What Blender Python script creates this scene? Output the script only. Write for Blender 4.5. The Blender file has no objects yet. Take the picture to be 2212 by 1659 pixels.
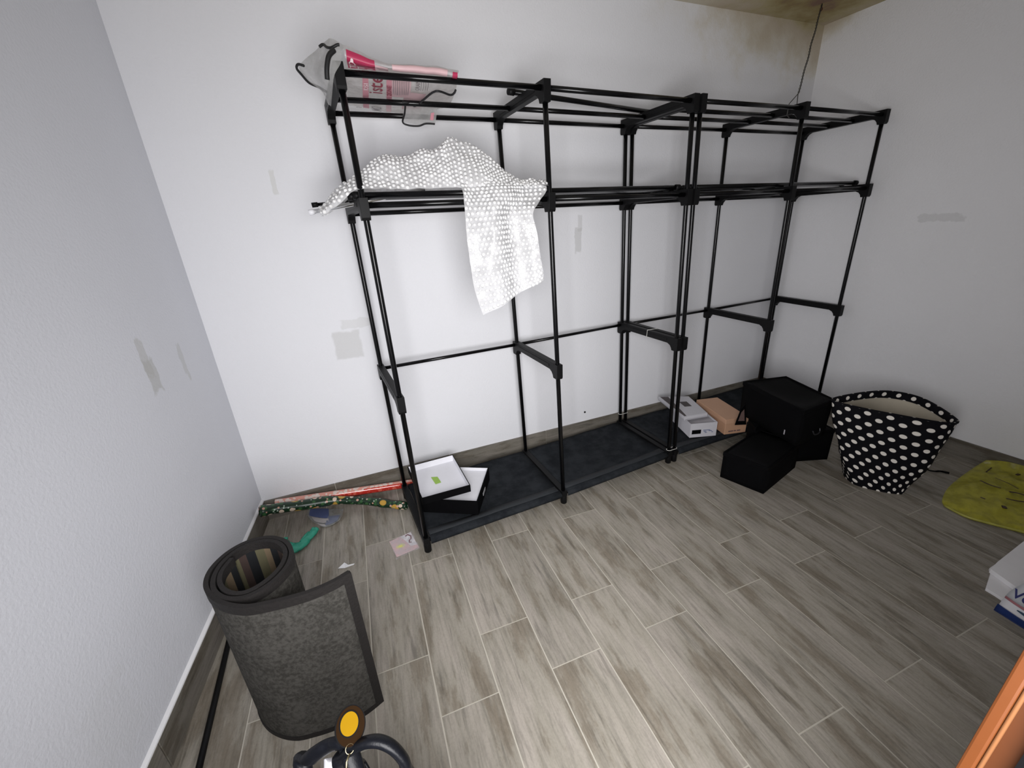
import bpy, math, random
from mathutils import Vector, Matrix, noise

scene = bpy.context.scene
COL = scene.collection

# ------------------------------------------------------------------ camera
cam_data = bpy.data.cameras.new('camera')
cam = bpy.data.objects.new('camera', cam_data)
COL.objects.link(cam)
cam_data.sensor_width = 36.0
cam_data.lens = 14.4577
cam_data.clip_start = 0.02
_r = [[0.933597, 0.175235, -0.312552], [-0.354443, 0.323586, -0.877304], [-0.052597, 0.929831, 0.36421]]
cam.matrix_world = Matrix.Translation((0.6098, -2.0011, 1.3)) @ Matrix(_r).to_4x4()
scene.camera = cam

# ------------------------------------------------------------------ world, light, exposure
scene.view_settings.view_transform = 'Standard'
scene.view_settings.look = 'None'
scene.view_settings.gamma = 1.0
scene.view_settings.use_curve_mapping = False
scene.view_settings.exposure = 0.0
world = bpy.data.worlds.new('world')
scene.world = world
world.use_nodes = True
world.node_tree.nodes['Background'].inputs[0].default_value = (0.85, 0.9, 1.0, 1)
world.node_tree.nodes['Background'].inputs[1].default_value = 0.25


def area(name, loc, target, sx, sy, power, color, spread=180):
    d = bpy.data.lights.new(name, 'AREA')
    d.shape = 'RECTANGLE'
    d.size = sx
    d.size_y = sy
    d.energy = power
    d.color = color
    d.spread = math.radians(spread)
    o = bpy.data.objects.new(name, d)
    COL.objects.link(o)
    o.location = loc
    o.rotation_euler = (Vector(target) - Vector(loc)).to_track_quat('-Z', 'Y').to_euler()
    return o


# light falling in through the doorway the photographer stands in
area('doorway_light', (0.66, -2.14, 1.10), (2.05, 0.0, 0.34), 0.75, 0.80, 36.0, (1.0, 0.99, 0.995), 160)


# ------------------------------------------------------------------ materials
def new_mat(name):
    m = bpy.data.materials.new(name)
    m.use_nodes = True
    nt = m.node_tree
    return m, nt, nt.nodes['Principled BSDF']


def N(nt, kind, **kw):
    n = nt.nodes.new(kind)
    for k, v in kw.items():
        setattr(n, k, v)
    return n


def plain(name, col, rough=0.5, metal=0.0, var=0.06, scale=40.0, bump=0.0, spec=0.5):
    """base colour with slight procedural noise variation"""
    m, nt, b = new_mat(name)
    tc = N(nt, 'ShaderNodeTexCoord')
    nz = N(nt, 'ShaderNodeTexNoise')
    nz.inputs['Scale'].default_value = scale
    nz.inputs['Detail'].default_value = 4
    nt.links.new(tc.outputs['Object'], nz.inputs['Vector'])
    mx = N(nt, 'ShaderNodeMix', data_type='RGBA')
    mx.inputs['A'].default_value = tuple(max(0, c * (1 - var)) for c in col) + (1,)
    mx.inputs['B'].default_value = tuple(min(1, c * (1 + var)) for c in col) + (1,)
    nt.links.new(nz.outputs['Fac'], mx.inputs['Factor'])
    nt.links.new(mx.outputs['Result'], b.inputs['Base Color'])
    b.inputs['Roughness'].default_value = rough
    b.inputs['Metallic'].default_value = metal
    b.inputs['Specular IOR Level'].default_value = spec
    if bump:
        bp = N(nt, 'ShaderNodeBump')
        bp.inputs['Strength'].default_value = bump
        bp.inputs['Distance'].default_value = 0.004
        nt.links.new(nz.outputs['Fac'], bp.inputs['Height'])
        nt.links.new(bp.outputs['Normal'], b.inputs['Normal'])
    return m


def math_n(nt, op, a, b=None, clamp=False):
    n = N(nt, 'ShaderNodeMath', operation=op, use_clamp=clamp)
    for i, v in enumerate((a, b)):
        if v is None:
            continue
        if isinstance(v, (int, float)):
            n.inputs[i].default_value = v
        else:
            nt.links.new(v, n.inputs[i])
    return n.outputs[0]


def maprange(nt, val, a, b, c, d):
    n = N(nt, 'ShaderNodeMapRange')
    n.interpolation_type = 'SMOOTHSTEP'
    nt.links.new(val, n.inputs['Value'])
    for k, v in zip(('From Min', 'From Max', 'To Min', 'To Max'), (a, b, c, d)):
        n.inputs[k].default_value = v
    return n.outputs['Result']


def wall_mat(name, col, patches, leak=None, bump=0.35):
    """painted plaster: fine roller texture, grey filler patches, optional damp stain spreading from a point"""
    m, nt, b = new_mat(name)
    L = nt.links.new
    tc = N(nt, 'ShaderNodeTexCoord')
    P = tc.outputs['Object']
    nz = N(nt, 'ShaderNodeTexNoise')
    nz.inputs['Scale'].default_value = 2.2
    nz.inputs['Detail'].default_value = 3
    L(P, nz.inputs['Vector'])
    mx = N(nt, 'ShaderNodeMix', data_type='RGBA')
    mx.inputs['A'].default_value = tuple(c * 0.97 for c in col) + (1,)
    mx.inputs['B'].default_value = tuple(min(1, c * 1.03) for c in col) + (1,)
    L(nz.outputs['Fac'], mx.inputs['Factor'])
    cur = mx.outputs['Result']
    wn = N(nt, 'ShaderNodeTexNoise')
    wn.inputs['Scale'].default_value = 26
    wn.inputs['Detail'].default_value = 3
    L(P, wn.inputs['Vector'])
    for (c, s, colr, amt, rag) in patches:
        sub = N(nt, 'ShaderNodeVectorMath', operation='SUBTRACT')
        L(P, sub.inputs[0])
        sub.inputs[1].default_value = c
        dv = N(nt, 'ShaderNodeVectorMath', operation='DIVIDE')
        L(sub.outputs[0], dv.inputs[0])
        dv.inputs[1].default_value = s
        ab = N(nt, 'ShaderNodeVectorMath', operation='ABSOLUTE')
        L(dv.outputs[0], ab.inputs[0])
        sp = N(nt, 'ShaderNodeSeparateXYZ')
        L(ab.outputs[0], sp.inputs[0])
        d = math_n(nt, 'MAXIMUM', math_n(nt, 'MAXIMUM', sp.outputs[0], sp.outputs[1]), sp.outputs[2])
        d = math_n(nt, 'ADD', d, math_n(nt, 'MULTIPLY', math_n(nt, 'SUBTRACT', wn.outputs['Fac'], 0.5), rag))
        f = maprange(nt, d, 0.85, 1.05, amt, 0.0)
        mm = N(nt, 'ShaderNodeMix', data_type='RGBA')
        L(f, mm.inputs['Factor'])
        L(cur, mm.inputs['A'])
        mm.inputs['B'].default_value = colr + (1,)
        cur = mm.outputs['Result']
    if leak:
        c, s = leak
        sub = N(nt, 'ShaderNodeVectorMath', operation='SUBTRACT')
        L(P, sub.inputs[0])
        sub.inputs[1].default_value = c
        dv = N(nt, 'ShaderNodeVectorMath', operation='DIVIDE')
        L(sub.outputs[0], dv.inputs[0])
        dv.inputs[1].default_value = s
        ln = N(nt, 'ShaderNodeVectorMath', operation='LENGTH')
        L(dv.outputs[0], ln.inputs[0])
        n2 = N(nt, 'ShaderNodeTexNoise')
        n2.inputs['Scale'].default_value = 7
        n2.inputs['Detail'].default_value = 6
        n2.inputs['Roughness'].default_value = 0.6
        L(P, n2.inputs['Vector'])
        d = math_n(nt, 'ADD', ln.outputs['Value'], math_n(nt, 'MULTIPLY', math_n(nt, 'SUBTRACT', n2.outputs['Fac'], 0.5), 0.7))
        rp = N(nt, 'ShaderNodeValToRGB')
        els = rp.color_ramp.elements
        stops = [(0.0, (0.20, 0.10, 0.06)), (0.08, (0.30, 0.22, 0.07)), (0.24, (0.44, 0.37, 0.19)), (0.42, (0.54, 0.46, 0.35)),
                 (0.70, (0.62, 0.56, 0.42)), (0.90, (0.74, 0.71, 0.64))]
        els[0].position, els[0].color = stops[0][0], stops[0][1] + (1,)
        els[1].position, els[1].color = stops[-1][0], stops[-1][1] + (1,)
        for pos, cc in stops[1:-1]:
            e = els.new(pos)
            e.color = cc + (1,)
        L(d, rp.inputs['Fac'])
        f = maprange(nt, d, 0.45, 1.05, 0.9, 0.0)
        mm = N(nt, 'ShaderNodeMix', data_type='RGBA')
        L(f, mm.inputs['Factor'])
        L(cur, mm.inputs['A'])
        L(rp.outputs['Color'], mm.inputs['B'])
        cur = mm.outputs['Result']
    L(cur, b.inputs['Base Color'])
    b.inputs['Roughness'].default_value = 0.75
    b.inputs['Specular IOR Level'].default_value = 0.25
    fz = N(nt, 'ShaderNodeTexNoise')
    fz.inputs['Scale'].default_value = 130
    fz.inputs['Detail'].default_value = 3
    L(P, fz.inputs['Vector'])
    bp = N(nt, 'ShaderNodeBump')
    bp.inputs['Strength'].default_value = bump
    bp.inputs['Distance'].default_value = 0.003
    L(fz.outputs['Fac'], bp.inputs['Height'])
    L(bp.outputs['Normal'], b.inputs['Normal'])
    return m


def tile_mat(name, along=1, dark=1.0):
    """grey wood-effect porcelain; every tile takes its own cut of the grain"""
    m, nt, b = new_mat(name)
    L = nt.links.new
    tc = N(nt, 'ShaderNodeTexCoord')
    oi = N(nt, 'ShaderNodeObjectInfo')
    off = N(nt, 'ShaderNodeVectorMath', operation='SCALE')
    off.inputs[0].default_value = (37.0, 53.0, 71.0)
    L(oi.outputs['Random'], off.inputs['Scale'])
    add = N(nt, 'ShaderNodeVectorMath', operation='ADD')
    L(tc.outputs['Object'], add.inputs[0])
    L(off.outputs[0], add.inputs[1])

    def grain(scale_across, scale_along, detail, rough):
        mp = N(nt, 'ShaderNodeMapping')
        s = [scale_across, scale_across, scale_across]
        s[along] = scale_along
        mp.inputs['Scale'].default_value = s
        L(add.outputs[0], mp.inputs['Vector'])
        n = N(nt, 'ShaderNodeTexNoise')
        n.inputs['Scale'].default_value = 1.0
        n.inputs['Detail'].default_value = detail
        n.inputs['Roughness'].default_value = rough
        n.inputs['Distortion'].default_value = 0.25
        L(mp.outputs[0], n.inputs['Vector'])
        return n.outputs['Fac']
    broad = grain(17, 3.2, 4, 0.55)
    fine = grain(120, 9, 5, 0.65)
    streak = grain(48, 4.5, 5, 0.6)
    rp = N(nt, 'ShaderNodeValToRGB')
    e = rp.color_ramp.elements
    e[0].position, e[0].color = 0.30, (0.215 * dark, 0.188 * dark, 0.150 * dark, 1)
    e[1].position, e[1].color = 0.66, (0.345 * dark, 0.312 * dark, 0.272 * dark, 1)
    k = e.new(0.47)
    k.color = (0.285 * dark, 0.262 * dark, 0.220 * dark, 1)
    L(broad, rp.inputs['Fac'])
    knots = grain(34, 11, 7, 0.72)
    specks = grain(210, 150, 3, 0.6)
    r2 = maprange(nt, streak, 0.28, 0.47, 0.66, 1.0)
    r3 = math_n(nt, 'MULTIPLY', maprange(nt, fine, 0.36, 0.56, 0.84, 1.03), maprange(nt, specks, 0.3, 0.6, 0.93, 1.03))
    r4 = maprange(nt, oi.outputs['Random'], 0.0, 1.0, 0.93, 1.05)
    f = math_n(nt, 'MULTIPLY', math_n(nt, 'MULTIPLY', r2, r3), r4)
    bm = N(nt, 'ShaderNodeMix', data_type='RGBA')
    L(maprange(nt, math_n(nt, 'MULTIPLY', knots, maprange(nt, broad, 0.35, 0.6, 1.25, 0.75)), 0.50, 0.68, 0.0, 0.46), bm.inputs['Factor'])
    L(rp.outputs['Color'], bm.inputs['A'])
    bm.inputs['B'].default_value = (0.160 * dark, 0.132 * dark, 0.098 * dark, 1)
    mul = N(nt, 'ShaderNodeVectorMath', operation='SCALE')
    L(bm.outputs['Result'], mul.inputs[0])
    L(f, mul.inputs['Scale'])
    L(mul.outputs[0], b.inputs['Base Color'])
    b.inputs['Roughness'].default_value = 0.62
    b.inputs['Specular IOR Level'].default_value = 0.3
    bp = N(nt, 'ShaderNodeBump')
    bp.inputs['Strength'].default_value = 0.12
    bp.inputs['Distance'].default_value = 0.002
    L(fine, bp.inputs['Height'])
    L(bp.outputs['Normal'], b.inputs['Normal'])
    return m


def film_mat(name, col, alpha, rough=0.2, trans=0.3, edge=None):
    """thin clear plastic film: part see-through, part milky, glossy"""
    m, nt, b = new_mat(name)
    L = nt.links.new
    out = nt.nodes['Material Output']
    tc = N(nt, 'ShaderNodeTexCoord')
    nz = N(nt, 'ShaderNodeTexNoise')
    nz.inputs['Scale'].default_value = 30
    nz.inputs['Detail'].default_value = 4
    L(tc.outputs['Object'], nz.inputs['Vector'])
    b.inputs['Base Color'].default_value = col + (1,)
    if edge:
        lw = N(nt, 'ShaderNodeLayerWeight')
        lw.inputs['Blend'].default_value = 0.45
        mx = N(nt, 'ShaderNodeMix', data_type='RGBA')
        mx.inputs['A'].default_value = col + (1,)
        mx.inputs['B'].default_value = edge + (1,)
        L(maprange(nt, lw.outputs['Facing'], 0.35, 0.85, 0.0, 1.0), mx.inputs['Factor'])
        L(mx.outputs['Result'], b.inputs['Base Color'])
    b.inputs['Roughness'].default_value = rough
    bp = N(nt, 'ShaderNodeBump')
    bp.inputs['Strength'].default_value = 0.5
    bp.inputs['Distance'].default_value = 0.006
    L(nz.outputs['Fac'], bp.inputs['Height'])
    L(bp.outputs['Normal'], b.inputs['Normal'])
    tl = N(nt, 'ShaderNodeBsdfTranslucent')
    tl.inputs['Color'].default_value = col + (1,)
    m1 = N(nt, 'ShaderNodeMixShader')
    m1.inputs[0].default_value = trans
    L(b.outputs[0], m1.inputs[1])
    L(tl.outputs[0], m1.inputs[2])
    tr = N(nt, 'ShaderNodeBsdfTransparent')
    m2 = N(nt, 'ShaderNodeMixShader')
    L(maprange(nt, nz.outputs['Fac'], 0.35, 0.65, max(0, alpha - 0.12), min(1, alpha + 0.12)), m2.inputs[0])
    L(tr.outputs[0], m2.inputs[1])
    L(m1.outputs[0], m2.inputs[2])
    L(m2.outputs[0], out.inputs['Surface'])
    return m


def polka_mat(name, su=0.060, sv=0.053, r=0.0098, base=(0.004, 0.004, 0.006), dot=(0.82, 0.78, 0.72)):
    """printed dots on a staggered grid in UV metres"""
    m, nt, b = new_mat(name)
    L = nt.links.new
    uv = N(nt, 'ShaderNodeUVMap')
    sp = N(nt, 'ShaderNodeSeparateXYZ')
    L(uv.outputs[0], sp.inputs[0])

    def lattice(off):
        x = math_n(nt, 'SUBTRACT', math_n(nt, 'FRACT', math_n(nt, 'ADD', math_n(nt, 'DIVIDE', sp.outputs[0], su), off)), 0.5)
        y = math_n(nt, 'SUBTRACT', math_n(nt, 'FRACT', math_n(nt, 'ADD', math_n(nt, 'DIVIDE', sp.outputs[1], sv), off)), 0.5)
        x = math_n(nt, 'MULTIPLY', x, su)
        y = math_n(nt, 'MULTIPLY', y, sv)
        return math_n(nt, 'SQRT', math_n(nt, 'ADD', math_n(nt, 'MULTIPLY', x, x), math_n(nt, 'MULTIPLY', y, y)))
    d = math_n(nt, 'MINIMUM', lattice(0.0), lattice(0.5))
    f = maprange(nt, d, r * 0.92, r * 1.08, 1.0, 0.0)
    mx = N(nt, 'ShaderNodeMix', data_type='RGBA')
    mx.inputs['A'].default_value = base + (1,)
    mx.inputs['B'].default_value = dot + (1,)
    L(f, mx.inputs['Factor'])
    L(mx.outputs['Result'], b.inputs['Base Color'])
    b.inputs['Roughness'].default_value = 0.85
    b.inputs['Specular IOR Level'].default_value = 0.15
    return m


def spotted_mat(name, base, spots, scale, stretch=(1, 1, 1), rough=0.35, lo=0.16, hi=0.22):
    """wrapping paper: scattered round motifs of several colours over a base"""
    m, nt, b = new_mat(name)
    L = nt.links.new
    tc = N(nt, 'ShaderNodeTexCoord')
    cur = None
    prev = base
    first = True
    for i, (colr, sc, a, bb) in enumerate(spots):
        mp = N(nt, 'ShaderNodeMapping')
        mp.inputs['Scale'].default_value = stretch
        mp.inputs['Location'].default_value = (i * 3.1, i * 1.7, i * 2.3)
        L(tc.outputs['Object'], mp.inputs['Vector'])
        v = N(nt, 'ShaderNodeTexVoronoi')
        v.inputs['Scale'].default_value = sc
        L(mp.outputs[0], v.inputs['Vector'])
        mx = N(nt, 'ShaderNodeMix', data_type='RGBA')
        L(maprange(nt, v.outputs['Distance'], a, bb, 1.0, 0.0), mx.inputs['Factor'])
        if cur is None:
            mx.inputs['A'].default_value = base + (1,)
        else:
            L(cur, mx.inputs['A'])
        mx.inputs['B'].default_value = colr + (1,)
        cur = mx.outputs['Result']
    L(cur, b.inputs['Base Color'])
    b.inputs['Roughness'].default_value = rough
    return m


def felt_mat(name, c0, c1, scale=55):
    m, nt, b = new_mat(name)
    L = nt.links.new
    tc = N(nt, 'ShaderNodeTexCoord')
    a = N(nt, 'ShaderNodeTexNoise')
    a.inputs['Scale'].default_value = scale
    a.inputs['Detail'].default_value = 6
    a.inputs['Roughness'].default_value = 0.7
    L(tc.outputs['Object'], a.inputs['Vector'])
    c = N(nt, 'ShaderNodeTexNoise')
    c.inputs['Scale'].default_value = 9
    c.inputs['Detail'].default_value = 3
    L(tc.outputs['Object'], c.inputs['Vector'])
    f = maprange(nt, math_n(nt, 'ADD', math_n(nt, 'MULTIPLY', a.outputs['Fac'], 0.75), math_n(nt, 'MULTIPLY', c.outputs['Fac'], 0.25)), 0.38, 0.62, 0, 1)
    mx = N(nt, 'ShaderNodeMix', data_type='RGBA')
    mx.inputs['A'].default_value = c0 + (1,)
    mx.inputs['B'].default_value = c1 + (1,)
    L(f, mx.inputs['Factor'])
    L(mx.outputs['Result'], b.inputs['Base Color'])
    b.inputs['Roughness'].default_value = 0.95
    b.inputs['Specular IOR Level'].default_value = 0.1
    bp = N(nt, 'ShaderNodeBump')
    bp.inputs['Strength'].default_value = 0.5
    bp.inputs['Distance'].default_value = 0.003
    L(a.outputs['Fac'], bp.inputs['Height'])
    L(bp.outputs['Normal'], b.inputs['Normal'])
    return m


# ------------------------------------------------------------------ geometry helpers
ORG = {}


class MB:
    def __init__(self):
        self.v = []
        self.f = []
        self.m = []
        self.uv = []

    def add(self, verts, faces, mi=0, uvs=None):
        o = len(self.v)
        self.v += [Vector(p) for p in verts]
        for k, f in enumerate(faces):
            self.f.append([i + o for i in f])
            self.m.append(mi[k] if isinstance(mi, list) else mi)
            self.uv.append([uvs[i] for i in f] if uvs else [(0, 0)] * len(f))

    def box(self, c, s, ax=None, mi=0):
        """box by centre, full size, optional axes (3 vectors)"""
        ax = ax or (Vector((1, 0, 0)), Vector((0, 1, 0)), Vector((0, 0, 1)))
        c = Vector(c)
        vs = []
        for k in (-1, 1):
            for j in (-1, 1):
                for i in (-1, 1):
                    vs.append(c + ax[0] * (i * s[0] / 2) + ax[1] * (j * s[1] / 2) + ax[2] * (k * s[2] / 2))
        self.add(vs, [(0, 2, 3, 1), (4, 5, 7, 6), (0, 1, 5, 4), (2, 6, 7, 3), (0, 4, 6, 2), (1, 3, 7, 5)], mi)

    def prism(self, poly, z0, z1, mi=0):
        n = len(poly)
        vs = [(p[0], p[1], z0) for p in poly] + [(p[0], p[1], z1) for p in poly]
        fs = [tuple(range(n))[::-1], tuple(range(n, 2 * n))] + [(i, (i + 1) % n, n + (i + 1) % n, n + i) for i in range(n)]
        self.add(vs, fs, mi)

    def extrude(self, pts, w, side, mi=0):
        """profile points (3D) extruded by +-w/2 along side"""
        n = len(pts)
        a = [Vector(p) - side * (w / 2) for p in pts]
        b = [Vector(p) + side * (w / 2) for p in pts]
        fs = [tuple(range(n)), tuple(range(2 * n - 1, n - 1, -1))] + [(i, n + i, n + (i + 1) % n, (i + 1) % n) for i in range(n)]
        self.add(a + b, fs, mi)

    def tube(self, pts, r, n=12, cap=True, mi=0, flat=None):
        """tube along points; r number or list"""
        pts = [Vector(p) for p in pts]
        rs = r if isinstance(r, (list, tuple)) else [r] * len(pts)
        vs = []
        up = None
        for i, p in enumerate(pts):
            t = (pts[min(i + 1, len(pts) - 1)] - pts[max(i - 1, 0)]).normalized()
            if up is None:
                up = Vector((0, 0, 1)) if abs(t.z) < 0.9 else Vector((1, 0, 0))
            x = t.cross(up)
            if x.length < 1e-5:
                x = t.orthogonal()
            x.normalize()
            y = x.cross(t).normalized()
            up = y
            for k in range(n):
                a = 2 * math.pi * k / n
                fx, fy = (flat if flat else (1, 1))
                vs.append(p + x * (math.cos(a) * rs[i] * fx) + y * (math.sin(a) * rs[i] * fy))
        fs = []
        for i in range(len(pts) - 1):
            for k in range(n):
                fs.append((i * n + k, i * n + (k + 1) % n, (i + 1) * n + (k + 1) % n, (i + 1) * n + k))
        if cap:
            fs.append(tuple(range(n))[::-1])
            fs.append(tuple((len(pts) - 1) * n + k for k in range(n)))
        self.add(vs, fs, mi)

    def grid(self, rows, mi=0, close=False, uvs=None):
        n = len(rows[0])
        vs = [p for r in rows for p in r]
        fs = []
        for i in range(len(rows) - 1):
            for j in range(n if close else n - 1):
                fs.append((i * n + j, i * n + (j + 1) % n, (i + 1) * n + (j + 1) % n, (i + 1) * n + j))
        fl = [u for r in uvs for u in r] if uvs else None
        self.add(vs, fs, mi, fl)

    def build(self, name, mats, parent=None, smooth=False, bevel=0.0, solid=0.0, subsurf=0):
        org = ORG.get(parent.name, Vector((0, 0, 0))) if parent else Vector((0, 0, 0))
        me = bpy.data.meshes.new(name)
        me.from_pydata([tuple(v - org) for v in self.v], [], self.f)
        if not isinstance(mats, (list, tuple)):
            mats = [mats]
        for mt in mats:
            me.materials.append(mt)
        for p, k in zip(me.polygons, self.m):
            p.material_index = k
            p.use_smooth = smooth
        ul = me.uv_layers.new(name='UVMap')
        for p, u in zip(me.polygons, self.uv):
            for li, c in zip(p.loop_indices, u):
                ul.data[li].uv = c
        me.update()
        o = bpy.data.objects.new(name, me)
        COL.objects.link(o)
        if parent:
            o.parent = parent
        ORG[o.name] = org
        if bevel:
            b = o.modifiers.new('bevel', 'BEVEL')
            b.width = bevel
            b.segments = 2
            b.limit_method = 'ANGLE'
        if solid:
            s = o.modifiers.new('solidify', 'SOLIDIFY')
            s.thickness = solid
            s.offset = 0
        if subsurf:
            s = o.modifiers.new('subsurf', 'SUBSURF')
            s.levels = subsurf
            s.render_levels = subsurf
        return o


def tag(o, label, cat, group=None, kind=None):
    if label:
        o['label'] = label
    if cat:
        o['category'] = cat
    if group:
        o['group'] = group
    if kind:
        o['kind'] = kind
    return o


def thing(name, loc, label, cat, group=None):
    o = bpy.data.objects.new(name, None)
    o.empty_display_size = 0.05
    COL.objects.link(o)
    o.location = loc
    ORG[o.name] = Vector(loc)
    return tag(o, label, cat, group)


def struct(name, mb, mat, parent=None, **kw):
    o = mb.build(name, mat, parent, **kw)
    o['kind'] = 'structure'
    return o


def catmull(pts, n=6, closed=False):
    P = [Vector(p) for p in pts]
    out = []
    m = len(P)
    for i in range(m if closed else m - 1):
        if closed:
            a, b, c, d = P[(i - 1) % m], P[i], P[(i + 1) % m], P[(i + 2) % m]
        else:
            a, b, c, d = P[max(i - 1, 0)], P[i], P[i + 1], P[min(i + 2, m - 1)]
        for k in range(n):
            t = k / n
            out.append(0.5 * ((2 * b) + (c - a) * t + (2 * a - 5 * b + 4 * c - d) * t * t + (3 * b - a - 3 * c + d) * t ** 3))
    if not closed:
        out.append(P[-1])
    return out


def lettering(name, txt, size, origin, xdir, ydir, mat, parent, lift=0.0006, spacing=1.0, squash=1.0):
    """flat lettering as a mesh lying in the plane of xdir and ydir"""
    cu = bpy.data.curves.new('lettering', 'FONT')
    cu.body = txt
    cu.size = size
    cu.space_character = spacing
    cu.offset = size * 0.02
    tmp = bpy.data.objects.new('lettering_tmp', cu)
    COL.objects.link(tmp)
    dg = bpy.context.evaluated_depsgraph_get()
    me = bpy.data.meshes.new_from_object(tmp.evaluated_get(dg))
    bpy.data.objects.remove(tmp)
    x = Vector(xdir).normalized()
    y = Vector(ydir).normalized()
    z = x.cross(y)
    org = ORG.get(parent.name, Vector((0, 0, 0)))
    M = Matrix((x * squash, y, z)).transposed().to_4x4()
    me.transform(Matrix.Translation(Vector(origin) - org + z * lift) @ M)
    me.materials.clear()
    me.materials.append(mat)
    o = bpy.data.objects.new(name, me)
    COL.objects.link(o)
    o.parent = parent
    ORG[o.name] = org
    return o


def nz(p, s=1.0, seed=0):
    return noise.noise(Vector(p) * s + Vector((seed * 7.3, seed * 3.1, seed * 5.7)))


rng = random.Random(7)

# ------------------------------------------------------------------ colours
M_grout = plain('grout', (0.46, 0.43, 0.37), 0.9, var=0.08, scale=60)
M_tile = tile_mat('wood_effect_tile', 1)
M_skirt = tile_mat('wood_effect_skirting', 0, 0.62)
M_black = plain('black_tube', (0.003, 0.003, 0.0035), 0.20, var=0.1, spec=0.28)
M_plastic = plain('black_plastic', (0.0045, 0.0045, 0.005), 0.5, var=0.3, scale=20, spec=0.18)
M_fabric = felt_mat('shelf_fabric', (0.012, 0.014, 0.017), (0.024, 0.027, 0.031), 14)
M_hem = plain('fabric_hem', (0.016, 0.019, 0.023), 0.8, var=0.2)
M_white = plain('white_card', (0.78, 0.78, 0.82), 0.6, var=0.03)
M_blackcard = plain('black_card', (0.0025, 0.0025, 0.003), 0.7, var=0.2, spec=0.07)
M_deepblack = plain('black_cloth', (0.0025, 0.0025, 0.003), 0.9, var=0.3, scale=12, spec=0.08)
M_tie = plain('white_cable_tie', (0.75, 0.74, 0.70), 0.5)

# ------------------------------------------------------------------ room shell
W = 3.3882
BY = 0.1045          # back wall runs from (0,0) to (W,BY)
H = 2.262
yF = -1.94             # inner face of the wall with the doorway

xl = -0.1476
xr = 3.5205
room = [(0.0, 0.0), (W, BY), (xr, yF), (xl, yF)]

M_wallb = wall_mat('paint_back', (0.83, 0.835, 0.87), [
    ((0.5275, 0.0163, 0.8101), (0.062, 0.3, 0.068), (0.60, 0.60, 0.595), 0.6, 0.35),
    ((0.5859, 0.0181, 0.9055), (0.072, 0.3, 0.022), (0.66, 0.66, 0.655), 0.45, 1.2),
    ((1.7641, 0.0544, 1.1927), (0.021, 0.3, 0.068), (0.55, 0.55, 0.55), 0.55, 0.9),
    ((1.7747, 0.0548, 1.28), (0.014, 0.3, 0.045), (0.58, 0.58, 0.58), 0.5, 0.9),
    ((0.3775, 0.0116, 1.5013), (0.010, 0.3, 0.040), (0.68, 0.68, 0.66), 0.6, 1.5),
], leak=((3.4082, 0.1045, 2.36), (1.30, 0.6, 0.44)))
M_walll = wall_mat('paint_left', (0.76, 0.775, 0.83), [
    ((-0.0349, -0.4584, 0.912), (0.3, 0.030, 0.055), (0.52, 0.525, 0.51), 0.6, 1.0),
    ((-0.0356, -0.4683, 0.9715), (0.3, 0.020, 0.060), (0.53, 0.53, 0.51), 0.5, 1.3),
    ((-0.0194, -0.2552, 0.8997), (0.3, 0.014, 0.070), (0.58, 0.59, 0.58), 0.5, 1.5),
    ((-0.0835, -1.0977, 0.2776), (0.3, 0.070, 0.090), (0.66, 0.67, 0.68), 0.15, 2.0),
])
M_wallr = wall_mat('paint_right_brightened', (0.90, 0.90, 0.925), [  # same paint as the other walls, colour lightened to brighten this dim side
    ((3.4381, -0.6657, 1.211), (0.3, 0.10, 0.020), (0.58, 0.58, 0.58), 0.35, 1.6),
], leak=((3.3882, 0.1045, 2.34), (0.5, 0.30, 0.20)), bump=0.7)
M_ceil = wall_mat('paint_ceiling', (0.66, 0.62, 0.54), [], leak=((3.0708, -0.0918, 2.262), (1.2, 0.75, 0.3)))
M_trimwhite = plain('white_plaster', (0.86, 0.86, 0.88), 0.7, var=0.03)


def wallbox(name, a, b, z0, z1, t, mat):
    """wall slab between plan points a and b, thickness t away from the room (right of a->b)"""
    a = Vector((a[0], a[1], 0))
    b = Vector((b[0], b[1], 0))
    d = (b - a).normalized()
    nrm = Vector((-d.y, d.x, 0))
    mb = MB()
    mb.prism([a, b, b + nrm * t, a + nrm * t], z0, z1)
    return struct(name, mb, mat)


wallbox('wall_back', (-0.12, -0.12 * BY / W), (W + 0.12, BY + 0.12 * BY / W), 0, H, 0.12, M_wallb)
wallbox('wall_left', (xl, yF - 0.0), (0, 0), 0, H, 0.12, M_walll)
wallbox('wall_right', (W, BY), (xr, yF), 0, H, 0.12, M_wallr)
DX0, DX1, DH = 0.10, 1.09, 2.06
M_wallf = wall_mat('paint_front', (0.74, 0.74, 0.76), [])
mb = MB()
mb.prism([(xl - 0.12, yF - 0.14), (DX0, yF - 0.14), (DX0, yF), (xl - 0.12, yF)], 0, H)
mb.prism([(DX1, yF - 0.14), (xr + 0.12, yF - 0.14), (xr + 0.12, yF), (DX1, yF)], 0, H)
mb.prism([(DX0, yF - 0.14), (DX1, yF - 0.14), (DX1, yF), (DX0, yF)], DH, H)
struct('wall_front', mb, M_wallf)
mb = MB()
mb.prism([(-0.4, -2.08), (W + 0.4, -2.08), (W + 0.4, 0.35), (-0.4, 0.35)], H, H + 0.1)
struct('ceiling', mb, M_ceil)

mb = MB()
mb.prism([(-0.4, -3.4), (W + 0.4, -3.4), (W + 0.4, 0.35), (-0.4, 0.35)], -0.10, -0.0012)
floor = struct('floor', mb, M_grout)


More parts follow.
